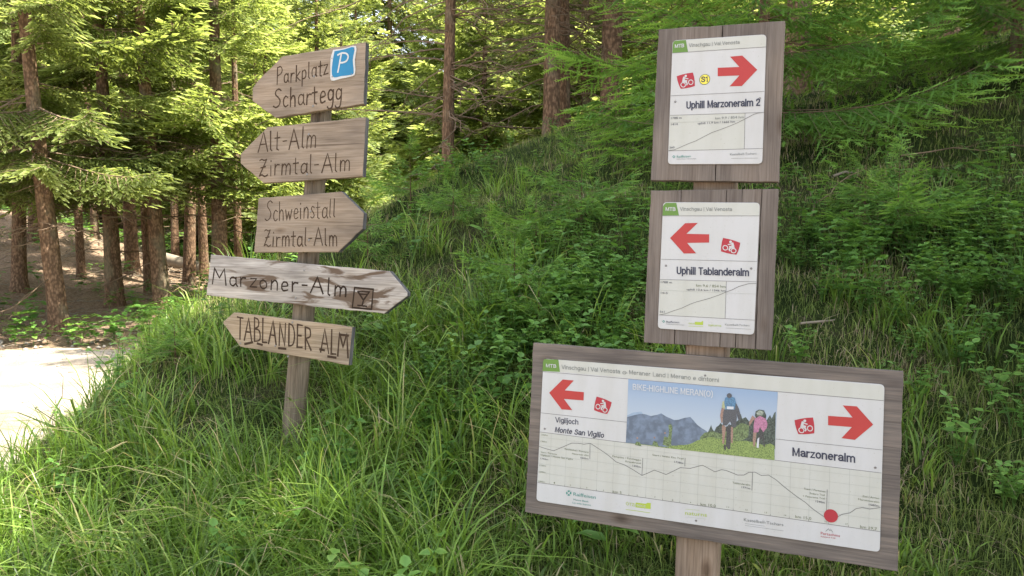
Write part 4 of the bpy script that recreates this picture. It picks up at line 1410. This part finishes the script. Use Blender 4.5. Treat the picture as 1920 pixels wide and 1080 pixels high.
# parking plate
bm = bmesh.new()
prism(bm, smooth_pts(z1.many([(885, 122), (960, 112), (1038, 97), (1030, 190), (1032, 280), (1005, 302), (940, 316), (872, 329), (866, 260), (868, 180), (885, 122)]), 3)[:-1], -.004, -.0002, .0006)
pp = bm_obj('parking_plate', bm, M['enamel'], bo[0])
bm = bmesh.new()
poly(bm, smooth_pts(z1.many([(895, 132), (960, 120), (1028, 106), (1018, 190), (1024, 276), (1000, 292), (940, 300), (890, 308), (876, 270), (884, 190), (895, 132)]), 3)[:-1], -.0046)
bm_obj('blue_field', bm, M['blue'], pp)
bm = bmesh.new()
ribbon(bm, z1.many([(942, 148), (934, 190), (926, 235), (918, 274)]), .0062, -.0052, 0, .1)
ribbon(bm, smooth_pts(z1.many([(918, 158), (945, 145), (975, 148), (988, 168), (978, 196), (955, 208), (930, 210)])), .0062, -.0053, 0, .1)
bm_obj('letter', bm, M['enamel'], pp)
for c in ((880, 305), (1010, 284), (878, 180), (1022, 120)):
    screw(pp, z1(*c), .002, -.005)

# ---------------- trail sign: post with three grey wooden panels and printed plates
PR = Plane(1335, 500, 2.0, math.radians(22), math.radians(6))
PP = Plane(1335, 500, 2.0, math.radians(22), math.radians(6), lift=.004)   # front of the printed plates
z3 = Zm(PP, 1200, 30, 300 / 982); z4 = Zm(PP, 1190, 340, 300 / 982)
K = 380 / 1642
z5 = Zm(PP, 970, 630, K); z6 = Zm(PP, 1330, 660, K); z7 = Zm(PP, 970, 830, K); z8 = Zm(PP, 1330, 830, K)
z9 = Zm(PP, 1170, 700, 300 / 1906)
root = bpy.data.objects.new('trail_sign', None); COL.objects.link(root)
root.matrix_basis = PR.matrix()
tag(root, 'post with three grey wooden panels holding printed mountain bike trail plates', 'trail sign')
# post
PRB = Plane(1335, 500, 2.0, math.radians(22), math.radians(6), lift=-.027)
b0 = PRB.P(1304, 1075); b1 = PRB.P(1352, 60)
dv = (b0 - b1) / np.linalg.norm(b0 - b1)
bm = bmesh.new()
e = b0 + dv * .75; hw = .052
sv = np.array([dv[1], -dv[0]]) * -1
if sv[0] < 0: sv = -sv
prism(bm, rough_outline([e - sv * hw, b1 + dv * .03 - sv * hw, b1 + dv * .03 + sv * hw, e + sv * hw], .08, .0006, 3), .027, .105, .004)
bm_obj('post', bm, M['post_planed'], root)
TP = .026


def plank(cs, mt, seed, y=0.0):
    bm = bmesh.new()
    prism(bm, rough_outline(cs, .03, .0006, seed), y, TP, .0012)
    return bm_obj('plank', bm, M[mt], root)


def split_v(c, fr, gap=.0007):
    """cut the quad TL, BL, BR, TR into upright strips at fractions of its width"""
    TL, BL, BR, TR_ = [np.array(q) for q in c]
    fr = [0] + list(fr) + [1]; out = []
    for i in range(len(fr) - 1):
        a, b = fr[i], fr[i + 1]
        g0 = gap if i else 0; g1 = gap if i < len(fr) - 2 else 0
        ex = (TR_ - TL) / np.linalg.norm(TR_ - TL)
        out.append([TL + (TR_ - TL) * a + ex * g0, BL + (BR - BL) * a + ex * g0, BL + (BR - BL) * b - ex * g1, TL + (TR_ - TL) * b - ex * g1])
    return out


up_c = [PR.P(1235, 55), PR.P(1220, 338), PR.P(1460, 341), PR.P(1472, 39)]
mid_c = [PR.P(1220, 357), PR.P(1207, 642), PR.P(1446, 657), PR.P(1459, 354)]
big_c = [PR.P(1000, 643), PR.P(984, 960), PR.P(1683, 1072), PR.P(1694, 697)]
k = 0
for q in split_v(up_c, [.52]): plank(q, 'panelwood_v', k, .0004 * (k % 2)); k += 1
for q in split_v(mid_c, [.25, .61, .73, .88]): plank(q, 'panelwood_v', k, .0006 * (k % 2)); k += 1
plank(big_c, 'panelwood_h', 40)


def rounded(c, r=.012, n=5):
    """quad corners in order -> rounded outline"""
    out = []
    m = len(c)
    for i in range(m):
        a, b, d = np.array(c[i - 1]), np.array(c[i]), np.array(c[(i + 1) % m])
        p = b + (a - b) / np.linalg.norm(a - b) * r; q = b + (d - b) / np.linalg.norm(d - b) * r
        for j in range(n + 1):
            t = j / n
            out.append((1 - t) ** 2 * p + 2 * t * (1 - t) * b + t * t * q)
    return out


MS = [M[k] for k in ('white', 'cream', 'green', 'red', 'crimson', 'navy', 'grey', 'olive', 'faint', 'line', 'teal', 'lime', 'yellow')]
MI = {k: i for i, k in enumerate(('white', 'cream', 'green', 'red', 'crimson', 'navy', 'grey', 'olive', 'faint', 'line', 'teal', 'lime', 'yellow'))}
Y0 = -.004


def plate(corners, label):
    bm = bmesh.new(); prism(bm, rounded(corners, .011), Y0, -.0002, .0006)
    o = bm_obj('plate', bm, M['white'], root); o['label'] = label
    return o


def bike(parent, z, quad, mirror=False):
    """red bulging field with white rider"""
    q = z.many(quad)
    c = q.mean(0)
    out = []
    for i in range(4):
        a, b = q[i], q[(i + 1) % 4]
        out += [a, a + (b - a) * .33 + ((a + b) / 2 - c) * .07, a + (b - a) * .67 + ((a + b) / 2 - c) * .07]
    bm = bmesh.new(); poly(bm, out, Y0 - .0005)
    f = bm_obj('bike_symbol', bm, M['crimson'], parent)
    bm = f.data
    # bilinear map from unit square (0..1)
    TL, TR_, BR, BL = q[0], q[1], q[2], q[3]

    def m(u, v):
        if mirror: u = 1 - u
        return (BL * (1 - u) + BR * u) * (1 - v) + (TL * (1 - u) + TR_ * u) * v
    b2 = bmesh.new(); y = Y0 - .0009
    s = np.linalg.norm(TR_ - TL)
    for cx, cy in ((.24, .25), (.77, .33)):
        ring = [m(cx + .15 * math.cos(t), cy + .17 * math.sin(t)) for t in np.linspace(0, 2 * math.pi, 17)]
        ribbon(b2, ring, s * .05, y)
    for k_, (st, w_) in enumerate([([(.40, .62), (.28, .50), (.42, .44)], .09), ([(.42, .46), (.52, .30), (.47, .2)], .08), ([(.42, .78), (.34, .60)], .13), ([(.44, .74), (.56, .66), (.64, .62)], .06), ([(.36, .54), (.52, .48)], .10)]):
        ribbon(b2, smooth_pts([m(*p) for p in st], 3), s * w_, y - .00005 * (k_ + 1))
    disc(b2, m(.54, .86), s * .075, y - .0004)
    tmp = bm_obj('bike_symbol_rider', b2, M['white'], parent)
    tmp.name = 'rider'
    return f


def arrow(parent, z, pts):
    bm = bmesh.new(); poly(bm, z.many(pts), Y0 - .0005)
    return bm_obj('arrow', bm, M['red'], parent)


class Print:
    def __init__(s, parent): s.bm = bmesh.new(); s.parent = parent
    def t(s, z, txt, p0, p1, h, c='navy', bold=0.0, shear=0): printed(s.bm, z, txt, p0, p1, h, Y0 - .0009, MI[c], bold, shear)
    def b(s, z, txt, p0, p1, h, c='navy', sw=.17, shear=0): stroked(s.bm, z, txt, p0, p1, h, sw, Y0 - .0009, MI[c], shear)
    def l(s, z, pts, w, c='line', lv=0): ribbon(s.bm, z.many(pts), w, Y0 - .0006 - .0001 * lv, MI[c])
    def f(s, z, pts, c, lv=0): poly(s.bm, z.many(pts), Y0 - .0002 - .0001 * lv, MI[c])
    def done(s, name='lettering'):
        o = bm_obj(name, s.bm, MS, s.parent)
        if name in ('lettering', 'profile_chart'): o['kind'] = 'stuff'       # print far too fine to pick apart
        return o


def rai(P_, z, c, r):
    a = [(c[0] + r * math.cos(t), c[1] + r * math.sin(t)) for t in np.linspace(0, 6.283, 9)]
    P_.f(z, a[:-1], 'teal', 1)
    P_.l(z, [(c[0] - r * .6, c[1] - r * .6), (c[0] + r * .6, c[1] + r * .6)], r * K * .00045, 'white', 1)
    P_.l(z, [(c[0] + r * .6, c[1] - r * .6), (c[0] - r * .6, c[1] + r * .6)], r * K * .00045, 'white', 2)


# upper plate
pu = plate([z3(200, 150), z3(170, 910), z3(750, 908), z3(776, 112)], 'upper plate with right arrow and the words Uphill Marzoneralm 2')
f = Print(pu)
f.f(z3, [(206, 158), (216, 152), (282, 147), (295, 220), (199, 227), (201, 175)], 'green', 0)
f.done('green_tab'); f = Print(f.parent)
f.f(z3, [(284, 147), (750, 117), (768, 124), (774, 140), (773, 188), (297, 219)], 'cream', 0)
f.done('header_band'); f = Print(f.parent)
f.f(z3, [(184, 612), (643, 597), (639, 815), (176, 826)], 'cream', 0)
f.done('chart_field')
f = Print(pu)
for a, b in [((199, 228), (773, 190)), ((189, 490), (762, 463)), ((185, 610), (760, 592)), ((175, 828), (753, 813)), ((645, 595), (640, 816))]:
    f.l(z3, [a, b], .0011)
f.l(z3, [(184, 655), (640, 640)], .0006, 'faint', 1)
f.l(z3, [(178, 826), (215, 820), (300, 783), (340, 768), (400, 737), (440, 716), (500, 695), (560, 672), (600, 655), (645, 632), (700, 603), (725, 596), (757, 592)], .0014, 'line', 2)
f.done('profile_chart')
f = Print(pu)
f.b(z3, 'MTB', (214, 196), (271, 191), 20, 'white', 0.2)
f.b(z3, 'Vinschgau | Val Venosta', (301, 191), (612, 171), 21, 'grey', 0.12)
f.b(z3, 'Uphill Marzoneralm 2', (285, 568), (738, 550), 41, 'navy', 0.18)
f.t(z3, '1788 m', (191, 634), (256, 631), 14, 'navy'); f.t(z3, '1414', (191, 672), (232, 670), 14, 'navy'); f.t(z3, '560', (182, 814), (212, 812), 13, 'navy')
f.t(z3, 'km 9,9 / 854 hm', (462, 636), (637, 628), 17, 'grey'); f.t(z3, 'uphill 11,9 km / 1666 hm', (355, 666), (583, 655), 14, 'navy')
rai(f, z3, (208, 864), 9); f.t(z3, 'Raiffeisen', (226, 871), (312, 867), 15, 'teal'); f.t(z3, 'Raiffeisenkasse Untervinschgau', (226, 881), (345, 878), 6, 'grey')
f.t(z3, 'Kastelbell-Tschars', (553, 856), (715, 850), 14, 'grey'); f.l(z3, [(560, 874), (722, 872)], .0006, 'grey')
f.done()
arrow(pu, z3, [(477, 318), (610, 313), (553, 250), (628, 243), (720, 330), (625, 430), (550, 432), (610, 365), (477, 370)])
bike(pu, z3, [(225, 370), (325, 347), (337, 430), (250, 447)])
bm = bmesh.new(); disc(bm, z3(397, 390), .0136, Y0 - .0004, 0, 28); disc(bm, z3(397, 390), .0118, Y0 - .0007, 1, 28)
stroked(bm, z3, 'S1', (376, 406), (418, 403), 32, .2, Y0 - .0011, 2)
o = bm_obj('route_badge', bm, [M['olive'], M['yellow'], M['navy']], pu); o['label'] = 'round yellow badge reading S1'
for c in ((217, 526), (735, 505)): screw(pu, z3(*c), .0030, Y0)

# middle plate
pm = plate([z4(174, 128), z4(141, 903), z4(733, 943), z4(769, 131)], 'middle plate with left arrow and the words Uphill Tablanderalm')
f = Print(pm)
f.f(z4, [(186, 136), (196, 132), (256, 132), (272, 209), (171, 210), (174, 152)], 'green', 0)
f.done('green_tab'); f = Print(f.parent)
f.f(z4, [(258, 132), (745, 134), (760, 140), (766, 156), (764, 210), (274, 209)], 'cream', 0)
f.done('header_band'); f = Print(f.parent)
f.f(z4, [(155, 604), (562, 616), (556, 842), (150, 819)], 'cream', 0)
f.done('chart_field')
f = Print(pm)
for a, b in [((172, 212), (764, 212)), ((163, 478), (750, 492)), ((155, 602), (745, 617)), ((150, 820), (736, 852)), ((563, 616), (555, 843))]:
    f.l(z4, [a, b], .0011)
f.l(z4, [(155, 668), (742, 692)], .0006, 'faint', 1)
f.l(z4, [(150, 820), (190, 812), (240, 794), (290, 778), (340, 754), (380, 740), (460, 718), (520, 697), (560, 680), (600, 665), (640, 645), (700, 628), (745, 627)], .0014, 'line', 2)
f.done('profile_chart')
f = Print(pm)
f.b(z4, 'MTB', (190, 180), (251, 181), 20, 'white', 0.2)
f.b(z4, 'Vinschgau | Val Venosta', (279, 180), (598, 182), 21, 'grey', 0.12)
f.b(z4, 'Uphill Tablanderalm', (258, 568), (702, 580), 42, 'navy', 0.18)
f.t(z4, '1788 m', (161, 624), (229, 627), 13, 'navy'); f.t(z4, '1415', (161, 690), (202, 692), 13, 'navy'); f.t(z4, '561', (155, 806), (184, 807), 13, 'navy')
f.t(z4, 'km 9,6 / 854 hm', (378, 646), (558, 654), 17, 'olive'); f.t(z4, 'uphill 13,6 km / 1346 hm', (320, 669), (558, 678), 13, 'navy')
rai(f, z4, (178, 860), 8); f.t(z4, 'Raiffeisen', (195, 868), (274, 871), 13, 'navy'); f.t(z4, 'Raiffeisenkasse Untervinschgau', (195, 878), (305, 884), 6, 'grey')
f.t(z4, 'ötzi', (331, 876), (368, 878), 13, 'lime'); f.f(z4, [(370, 862), (405, 864), (420, 856), (420, 882), (370, 880)], 'lime', 1); f.l(z4, [(331, 888), (420, 892)], .0009, 'lime')
f.t(z4, 'naturns', (452, 888), (532, 892), 15, 'lime'); f.t(z4, 'Kastelbell-Tschars', (555, 884), (705, 890), 12, 'grey'); f.l(z4, [(560, 900), (715, 908)], .0006, 'grey')
f.done()
arrow(pm, z4, [(217, 348), (310, 257), (388, 255), (318, 322), (458, 325), (457, 376), (322, 378), (378, 442), (302, 443)])
bike(pm, z4, [(543, 347), (648, 377), (625, 450), (530, 430)], True)
for c in ((192, 517), (715, 535)): screw(pm, z4(*c), .0030, Y0)

# wide plate
pb = plate([z5(211, 184), z7(153, 472), z8(1381, 889), z6(1420, 264)], 'wide plate with a cycling photo, two red arrows and a long route profile')
f = Print(pb)
f.f(z5, [(216, 190), (228, 187), (333, 192), (346, 291), (205, 284), (209, 210)], 'green', 0)
f.done('green_tab'); f = Print(pb)
bmf = f.bm
pts = [z5(335, 192), z6(1400, 272), z6(1415, 300), z6(1412, 392), z5(348, 291)]
poly(bmf, pts, Y0 - .0002, MI['cream'])
f.done('header_band'); f = Print(pb); bmf = f.bm
pts = [z5(184, 777), z5(880, 865), z6(530, 877), z6(1394, 980), z8(1383, 718), z8(0, 523), z7(166, 320)]
poly(bmf, pts, Y0 - .0002, MI['cream'])
f.done('chart_field')
f = Print(pb)
ax0, ax1 = z7(166, 322), z8(1383, 720)
tp0, tp1 = z5(184, 777), z6(1394, 980)
def lp(a, b, t): return a + (b - a) * t
def raw(pts, w, c, lv=0): ribbon(f.bm, pts, w, Y0 - .0005 - .0001 * lv, MI[c])
raw([z5(205, 288), z6(1412, 394)], .0012, 'line'); raw([z5(192, 622), z5(886, 698)], .0012, 'line'); raw([tp0, z5(884, 865)], .0012, 'line')
raw([z6(531, 876), tp1], .0012, 'line'); raw([z6(540, 705), z6(1400, 793)], .0012, 'line'); raw([ax0, ax1], .0013, 'line')
for i in range(1, 20):
    t = (i - .25) / 19.3
    if .24 < t < .0: continue
    raw([lp(ax0, ax1, t), lp(tp0, tp1, t)], .0006, 'faint', i % 2)
    a = lp(ax0, ax1, t); raw([a, lp(ax0, ax1, t) + (lp(tp0, tp1, t) - a) * .03], .0010, 'line', 1)
for v in (.2, .38, .56, .74, .9):
    raw([lp(ax0, tp0, v), lp(ax1, tp1, v)], .0005, 'faint', 2)
prof = [z7(*p) for p in [(178, 30), (230, 48), (295, 65), (370, 34), (440, 3), (490, 4), (540, 12), (592, 5), (650, 42), (700, 75), (750, 112), (800, 155), (830, 166), (870, 180), (940, 220), (1010, 265), (1060, 245), (1110, 222), (1160, 240), (1205, 258), (1260, 232), (1320, 202), (1400, 208), (1500, 182), (1550, 208), (1600, 235)]]
prof += [z8(*p) for p in [(45, 236), (100, 218), (140, 226), (180, 242), (230, 262), (280, 262), (320, 240), (370, 238), (420, 265), (480, 262), (540, 300), (610, 360), (700, 430), (780, 485), (830, 530), (880, 566), (930, 600), (985, 625), (1040, 600), (1080, 578), (1140, 568), (1190, 533), (1240, 525), (1300, 537), (1385, 525)]]
raw(prof, .0015, 'line', 3)
for z, a, b in [(z7, (590, 8), (588, 130)), (z7, (1017, 125), (1010, 262)), (z7, (1360, 125), (1357, 190)), (z8, (350, 240), (345, 385)), (z8, (955, 380), (950, 545))]:
    raw([z(*a), z(*b)], .0013, 'line', 4)
disc(f.bm, z8(985, 592), .0155, Y0 - .0013, MI['crimson'], 28)
f.done('profile_chart')
f = Print(pb)
f.b(z5, 'MTB', (232, 251), (316, 257), 25, 'white', 0.2)
f.b(z5, 'Vinschgau | Val Venosta', (360, 266), (833, 303), 32, 'grey', 0.12)
f.l(z5, [(868 + 15 * math.cos(t), 297 - 12 * math.sin(t)) for t in np.linspace(.3, 5.9, 9)], .0014, 'grey'); f.l(z5, [(862, 297), (892, 299)], .0014, 'grey', 1)
f.b(z5, 'Meraner Land | Merano e dintorni', (905, 308), (1635, 374), 32, 'grey', 0.12)
f.b(z5, 'Vigiljoch', (310, 697), (495, 717), 40, 'navy', 0.15)
f.b(z5, 'Monte San Vigilio', (303, 776), (700, 824), 40, 'navy', 0.16, .2)
f.b(z6, 'Marzoneralm', (672, 838), (1182, 894), 62, 'navy', 0.18)
f.t(z7, 'km 5', (775, 405), (845, 414), 21, 'olive'); f.t(z7, 'km 10,0', (1485, 508), (1607, 524), 24, 'olive')
f.t(z8, 'km 15,0', (697, 608), (826, 626), 24, 'olive'); f.t(z8, 'km 19,7', (1222, 690), (1358, 710), 24, 'olive')
for i, (x, y) in enumerate([(300, 330), (430, 349), (562, 370), (698, 390), None, (972, 430), (1115, 446), (1258, 470), (1403, 490)] if False else [(300, 330), (430, 349), (562, 370), (698, 390)]):
    f.t(z7, str(i + 1), (x - 4, y), (x + 5, y + 1), 12, 'olive')
for s_, x, y in (('6', 972, 430), ('7', 1115, 446), ('8', 1258, 470), ('9', 1403, 490)): f.t(z7, s_, (x - 5, y), (x + 5, y + 1), 12, 'olive')
for s_, x, y in (('11', 150, 527), ('12', 302, 549), ('13', 458, 571), ('14', 614, 593), ('16', 943, 644), ('17', 1112, 664)): f.t(z8, s_, (x - 9, y), (x + 9, y + 2), 13, 'olive')
for s_, z, x, y in (('2000m', z5, 195, 805), ('1900m', z5, 189, 858), ('1700m', z7, 180, 188), ('1600m', z7, 176, 240), ('1400m', z7, 172, 318)): f.t(z, s_, (x, y), (x + 52, y + 6), 13, 'olive')
f.t(z7, 'Start / Partenza', (192, 82), (322, 100), 14, 'olive'); f.t(z7, 'Vigiljoch / Monte San Vigilio', (188, 105), (452, 140), 15, 'olive'); f.t(z7, '1743m', (188, 134), (250, 142), 14, 'navy')
f.t(z7, 'Rauhbühel / Rontana', (385, 56), (578, 84), 14, 'olive'); f.t(z7, 'Naturnser Alm', (445, 94), (578, 110), 14, 'olive'); f.t(z7, '1845m', (512, 128), (576, 137), 14, 'navy')
f.t(z7, 'Parkplatz / Parcheggio', (770, 116), (1004, 148), 15, 'olive'); f.t(z7, 'Kreuzbrünnl', (877, 157), (1002, 174), 15, 'olive'); f.t(z7, '1395m', (935, 192), (1000, 204), 15, 'navy')
f.t(z7, 'Start / Inizio Etu Trail', (1095, 104), (1346, 136), 15, 'olive'); f.t(z7, '1738m', (1272, 162), (1344, 173), 16, 'navy')
f.t(z8, 'Tablanderalm', (187, 330), (331, 350), 16, 'olive'); f.t(z8, '1771m', (262, 368), (332, 379), 17, 'navy')
f.t(z8, 'Start / Partenza', (768, 378), (941, 403), 16, 'olive'); f.t(z8, 'Enduro Trail', (815, 416), (935, 432), 16, 'olive'); f.t(z8, '+ Panorama Trail', (757, 438), (937, 460), 16, 'olive'); f.t(z8, '1540m', (862, 482), (936, 493), 17, 'navy')
f.t(z8, 'Ziel / Arrivo', (1240, 440), (1375, 457), 16, 'olive'); f.t(z8, 'Marzoneralm', (1205, 464), (1376, 489), 16, 'olive'); f.t(z8, '1580m', (1292, 508), (1376, 521), 17, 'navy')
rai(f, z7, (417, 408), 23); f.t(z7, 'Raiffeisen', (455, 428), (636, 456), 29, 'teal'); f.t(z7, 'Meine Bank', (455, 466), (578, 484), 15, 'teal'); f.t(z7, 'La mia banca', (449, 491), (596, 512), 15, 'teal')
f.t(z7, 'ÖTZI', (880, 505), (955, 517), 26, 'lime')
f.f(z7, [(960, 485), (1040, 495), (1055, 487), (1082, 489), (1080, 538), (958, 523)], 'lime', 1)
f.t(z7, 'BIKE', (968, 515), (1040, 526), 20, 'cream'); f.l(z7, [(880, 540), (1075, 568)], .0012, 'lime')
f.t(z7, 'naturns', (1360, 582), (1535, 600), 32, 'lime'); f.l(z7, [(1362, 538), (1475, 548)], .0006, 'lime'); f.l(z7, [(1362, 602), (1530, 618)], .0005, 'faint')
f.t(z8, 'Kastelbell-Tschars', (280, 634), (600, 676), 25, 'grey'); f.l(z8, [(290, 655), (450, 676)], .0006, 'grey'); f.l(z8, [(290, 670), (600, 714)], .0006, 'grey')
f.t(z8, 'Partschins', (903, 742), (1058, 764), 22, 'crimson'); f.t(z8, 'Rabland Töll', (903, 764), (1020, 778), 11, 'crimson')
f.l(z8, [(943, 718), (966, 697), (976, 712), (985, 704), (1000, 726)], .0011, 'grey')
f.done()
arrow(pb, z5, [(258, 460), (368, 352), (458, 360), (385, 440), (540, 455), (537, 522), (378, 510), (445, 600), (360, 595)])
arrow(pb, z6, [(962, 517), (1160, 530), (1080, 432), (1195, 440), (1328, 588), (1180, 712), (1070, 698), (1155, 608), (962, 593)])
bike(pb, z5, [(643, 490), (765, 537), (728, 632), (622, 600)], True)
bike(pb, z6, [(690, 552), (840, 530), (850, 658), (722, 665)])
for z, c in ((z5, (222, 752)), (z5, (1522, 320)), (z6, (1345, 938)), (z7, (1448, 633))): screw(pb, z(*c), .0030, Y0)


# printed photograph on the wide plate
def picmat(name, c, sc=60, amt=.25, c2=None):
    m, n, p = mat(name)
    tc = N(n, 'ShaderNodeTexCoord'); nz = N(n, 'ShaderNodeTexNoise'); nz.inputs['Scale'].default_value = sc; nz.inputs['Detail'].default_value = 5
    n.links.new(tc.outputs['Object'], nz.inputs['Vector'])
    a = c2 or tuple(v * (1 - amt) for v in c)
    r = ramp(n, [(.38, a), (.62, tuple(v * (1 + amt * .6) for v in c))]); n.links.new(nz.outputs['Fac'], r.inputs[0])
    n.links.new(r.outputs[0], p.inputs['Base Color']); p.inputs['Roughness'].default_value = .4
    return m


pv0 = z9(60, 70)[1]; pv1 = z9(1790, 1030)[1]
mk, n, p = mat('print_sky')
tc = N(n, 'ShaderNodeTexCoord'); sx_ = N(n, 'ShaderNodeSeparateXYZ'); n.links.new(tc.outputs['Object'], sx_.inputs[0])
mr = N(n, 'ShaderNodeMapRange'); n.links.new(sx_.outputs['Z'], mr.inputs['Value'])
vlo, vhi = z9(900, 700)[1], z9(900, 120)[1]
mr.inputs['From Min'].default_value = vlo; mr.inputs['From Max'].default_value = vhi
r = ramp(n, [(0, (.37, .43, .48)), (.5, (.29, .36, .45)), (1, (.20, .29, .42))]); n.links.new(mr.outputs[0], r.inputs[0])
n.links.new(r.outputs[0], p.inputs['Base Color']); p.inputs['Roughness'].default_value = .4
PM = [mk, picmat('print_mountain', (.115, .155, .215), 70, .28), picmat('print_meadow', (.20, .27, .075), 520, .4, (.075, .12, .03)), picmat('print_trees', (.05, .07, .055), 260, .6),
      picmat('print_skin', (.27, .17, .13), 500, .35), picmat('print_shorts', (.07, .075, .085), 500, .4), picmat('print_backpack', (.07, .17, .28), 400, .35), picmat('print_sleeve', (.34, .36, .20), 500, .3),
      picmat('print_helmet', (.26, .30, .24), 600, .5), picmat('print_pink', (.36, .15, .24), 400, .3), picmat('print_bike_black', (.05, .05, .05), 500, .6), flat('print_white', (.48, .50, .52)), picmat('print_far_ridge', (.24, .32, .42), 40, .1), picmat('print_bush', (.12, .17, .07), 300, .55)]
bm = bmesh.new()
yl = Y0 - .0007
TLp, BLp, BRp, TRp = z5(900, 349), z5(883, 862), z6(528, 876), z6(555, 324)
poly(bm, [TLp, BLp, BRp, TRp], yl, 0)
poly(bm, z9.many([(40, 500), (110, 465), (210, 455), (240, 500), (180, 540), (40, 560)]), yl - .0001, 12)
poly(bm, z9.many([(38, 520), (120, 498), (200, 480), (260, 488), (320, 508), (400, 492), (445, 476), (500, 512), (600, 556), (650, 552), (720, 530), (790, 520), (830, 560), (870, 610), (930, 655), (990, 690), (990, 800), (700, 860), (500, 882), (22, 828)]), yl - .0002, 1)
rr = random.Random(2)
tr = [(990, 720), (1010, 680), (1025, 650), (1038, 612), (1052, 660), (1075, 690), (1100, 640), (1130, 620), (1150, 590), (1200, 640), (1300, 600), (1360, 560), (1390, 480), (1410, 540), (1450, 520), (1490, 570), (1540, 540), (1600, 560), (1680, 520), (1700, 560), (1740, 495), (1760, 540), (1790, 470), (1808, 455), (1800, 900), (1000, 800)]
poly(bm, z9.many(tr), yl - .0003, 3)
poly(bm, z9.many([(900, 770), (960, 705), (1060, 690), (1160, 720), (1330, 640), (1400, 590), (1490, 620), (1480, 760), (1300, 850), (950, 840)]), yl - .0004, 13)
md = []
for x in range(0, 37):
    t = x / 36; xx = 30 + t * 1765
    yy = np.interp(xx, [30, 500, 700, 900, 1050, 1300, 1790], [850, 880, 850, 790, 770, 800, 850]) + rr.uniform(-16, 16)
    md.append((xx, min(yy, 822 + (xx - 30) * .118)))
poly(bm, np.vstack([z9.many(md), [BRp], [z9(1100, 955)], [z9(500, 888)], [BLp]]), yl - .0005, 2)
for x, y in ((160, 770), (365, 765), (490, 710)):
    poly(bm, z9.many([(x - 30, 850), (x + 50, 870), (x + 30, y + 50), (x - 10, y + 40)]), yl - .0006, 13)
    disc(bm, z9(x, y), .0024, yl - .0007, 4, 8)
poly(bm, z9.many([(500, 870), (540, 700), (530, 620), (560, 600), (580, 640), (570, 720), (560, 875)]), yl - .00065, 13)
Q = lambda pts, c, l: poly(bm, z9.many(pts), yl - .0008 - .0001 * l, c)
# larger rider
Q([(1195, 620), (1180, 600), (1165, 640), (1172, 740), (1170, 830), (1190, 850), (1205, 740), (1215, 640)], 4, 0)
Q([(1270, 640), (1300, 630), (1300, 740), (1295, 830), (1275, 830), (1272, 740)], 4, 0)
Q([(1180, 350), (1160, 430), (1145, 500), (1160, 590), (1175, 585), (1180, 500), (1200, 430)], 4, 1)
Q([(1175, 335), (1205, 330), (1205, 420), (1165, 410)], 7, 2)
Q([(1320, 320), (1370, 420), (1390, 500), (1385, 560), (1365, 560), (1340, 480), (1310, 400)], 5, 1)
Q([(1190, 430), (1330, 425), (1345, 520), (1335, 640), (1290, 640), (1265, 570), (1225, 620), (1180, 620), (1178, 520)], 5, 3)
Q([(1205, 290), (1260, 268), (1320, 290), (1335, 350), (1320, 430), (1210, 430), (1195, 350)], 6, 4)
disc(bm, z9(1256, 265), .0062, yl - .0014, 5, 12)
Q([(1228, 392), (1308, 396), (1306, 428), (1226, 424)], 11, 6)
Q([(1225, 640), (1255, 600), (1275, 640), (1268, 900), (1240, 905), (1215, 860)], 10, 1)
Q([(1190, 850), (1215, 850), (1215, 920), (1190, 900)], 10, 2)
# smaller rider
Q([(1540, 700), (1580, 700), (1570, 800), (1560, 870), (1540, 870), (1535, 790)], 4, 0)
Q([(1580, 540), (1530, 500), (1490, 580), (1495, 630), (1515, 600), (1540, 560)], 4, 1)
Q([(1640, 640), (1590, 780), (1580, 880), (1605, 890), (1625, 800), (1650, 760), (1665, 880), (1680, 870), (1665, 740)], 10, 1)
Q([(1590, 780), (1612, 760), (1605, 890), (1580, 880)], 11, 2)
Q([(1570, 450), (1610, 430), (1670, 440), (1695, 500), (1690, 550), (1580, 545), (1560, 500)], 3, 2)
Q([(1560, 540), (1620, 505), (1690, 540), (1710, 600), (1700, 650), (1660, 700), (1620, 640), (1600, 700), (1545, 705), (1545, 620)], 9, 3)
Q([(1575, 470), (1620, 440), (1665, 460), (1650, 500), (1590, 500)], 8, 4)
o = bm_obj('cycling_photo', bm, PM, pb); o['label'] = 'printed photograph of two cyclists riding towards blue mountains'
bm = bmesh.new(); stroked(bm, z9, 'BIKE-HIGHLINE MERAN(O)', (105, 190), (1060, 280), 66, .15, yl - .0016)
bm_obj('lettering', bm, PM[11], pb)
# SIGNS-END
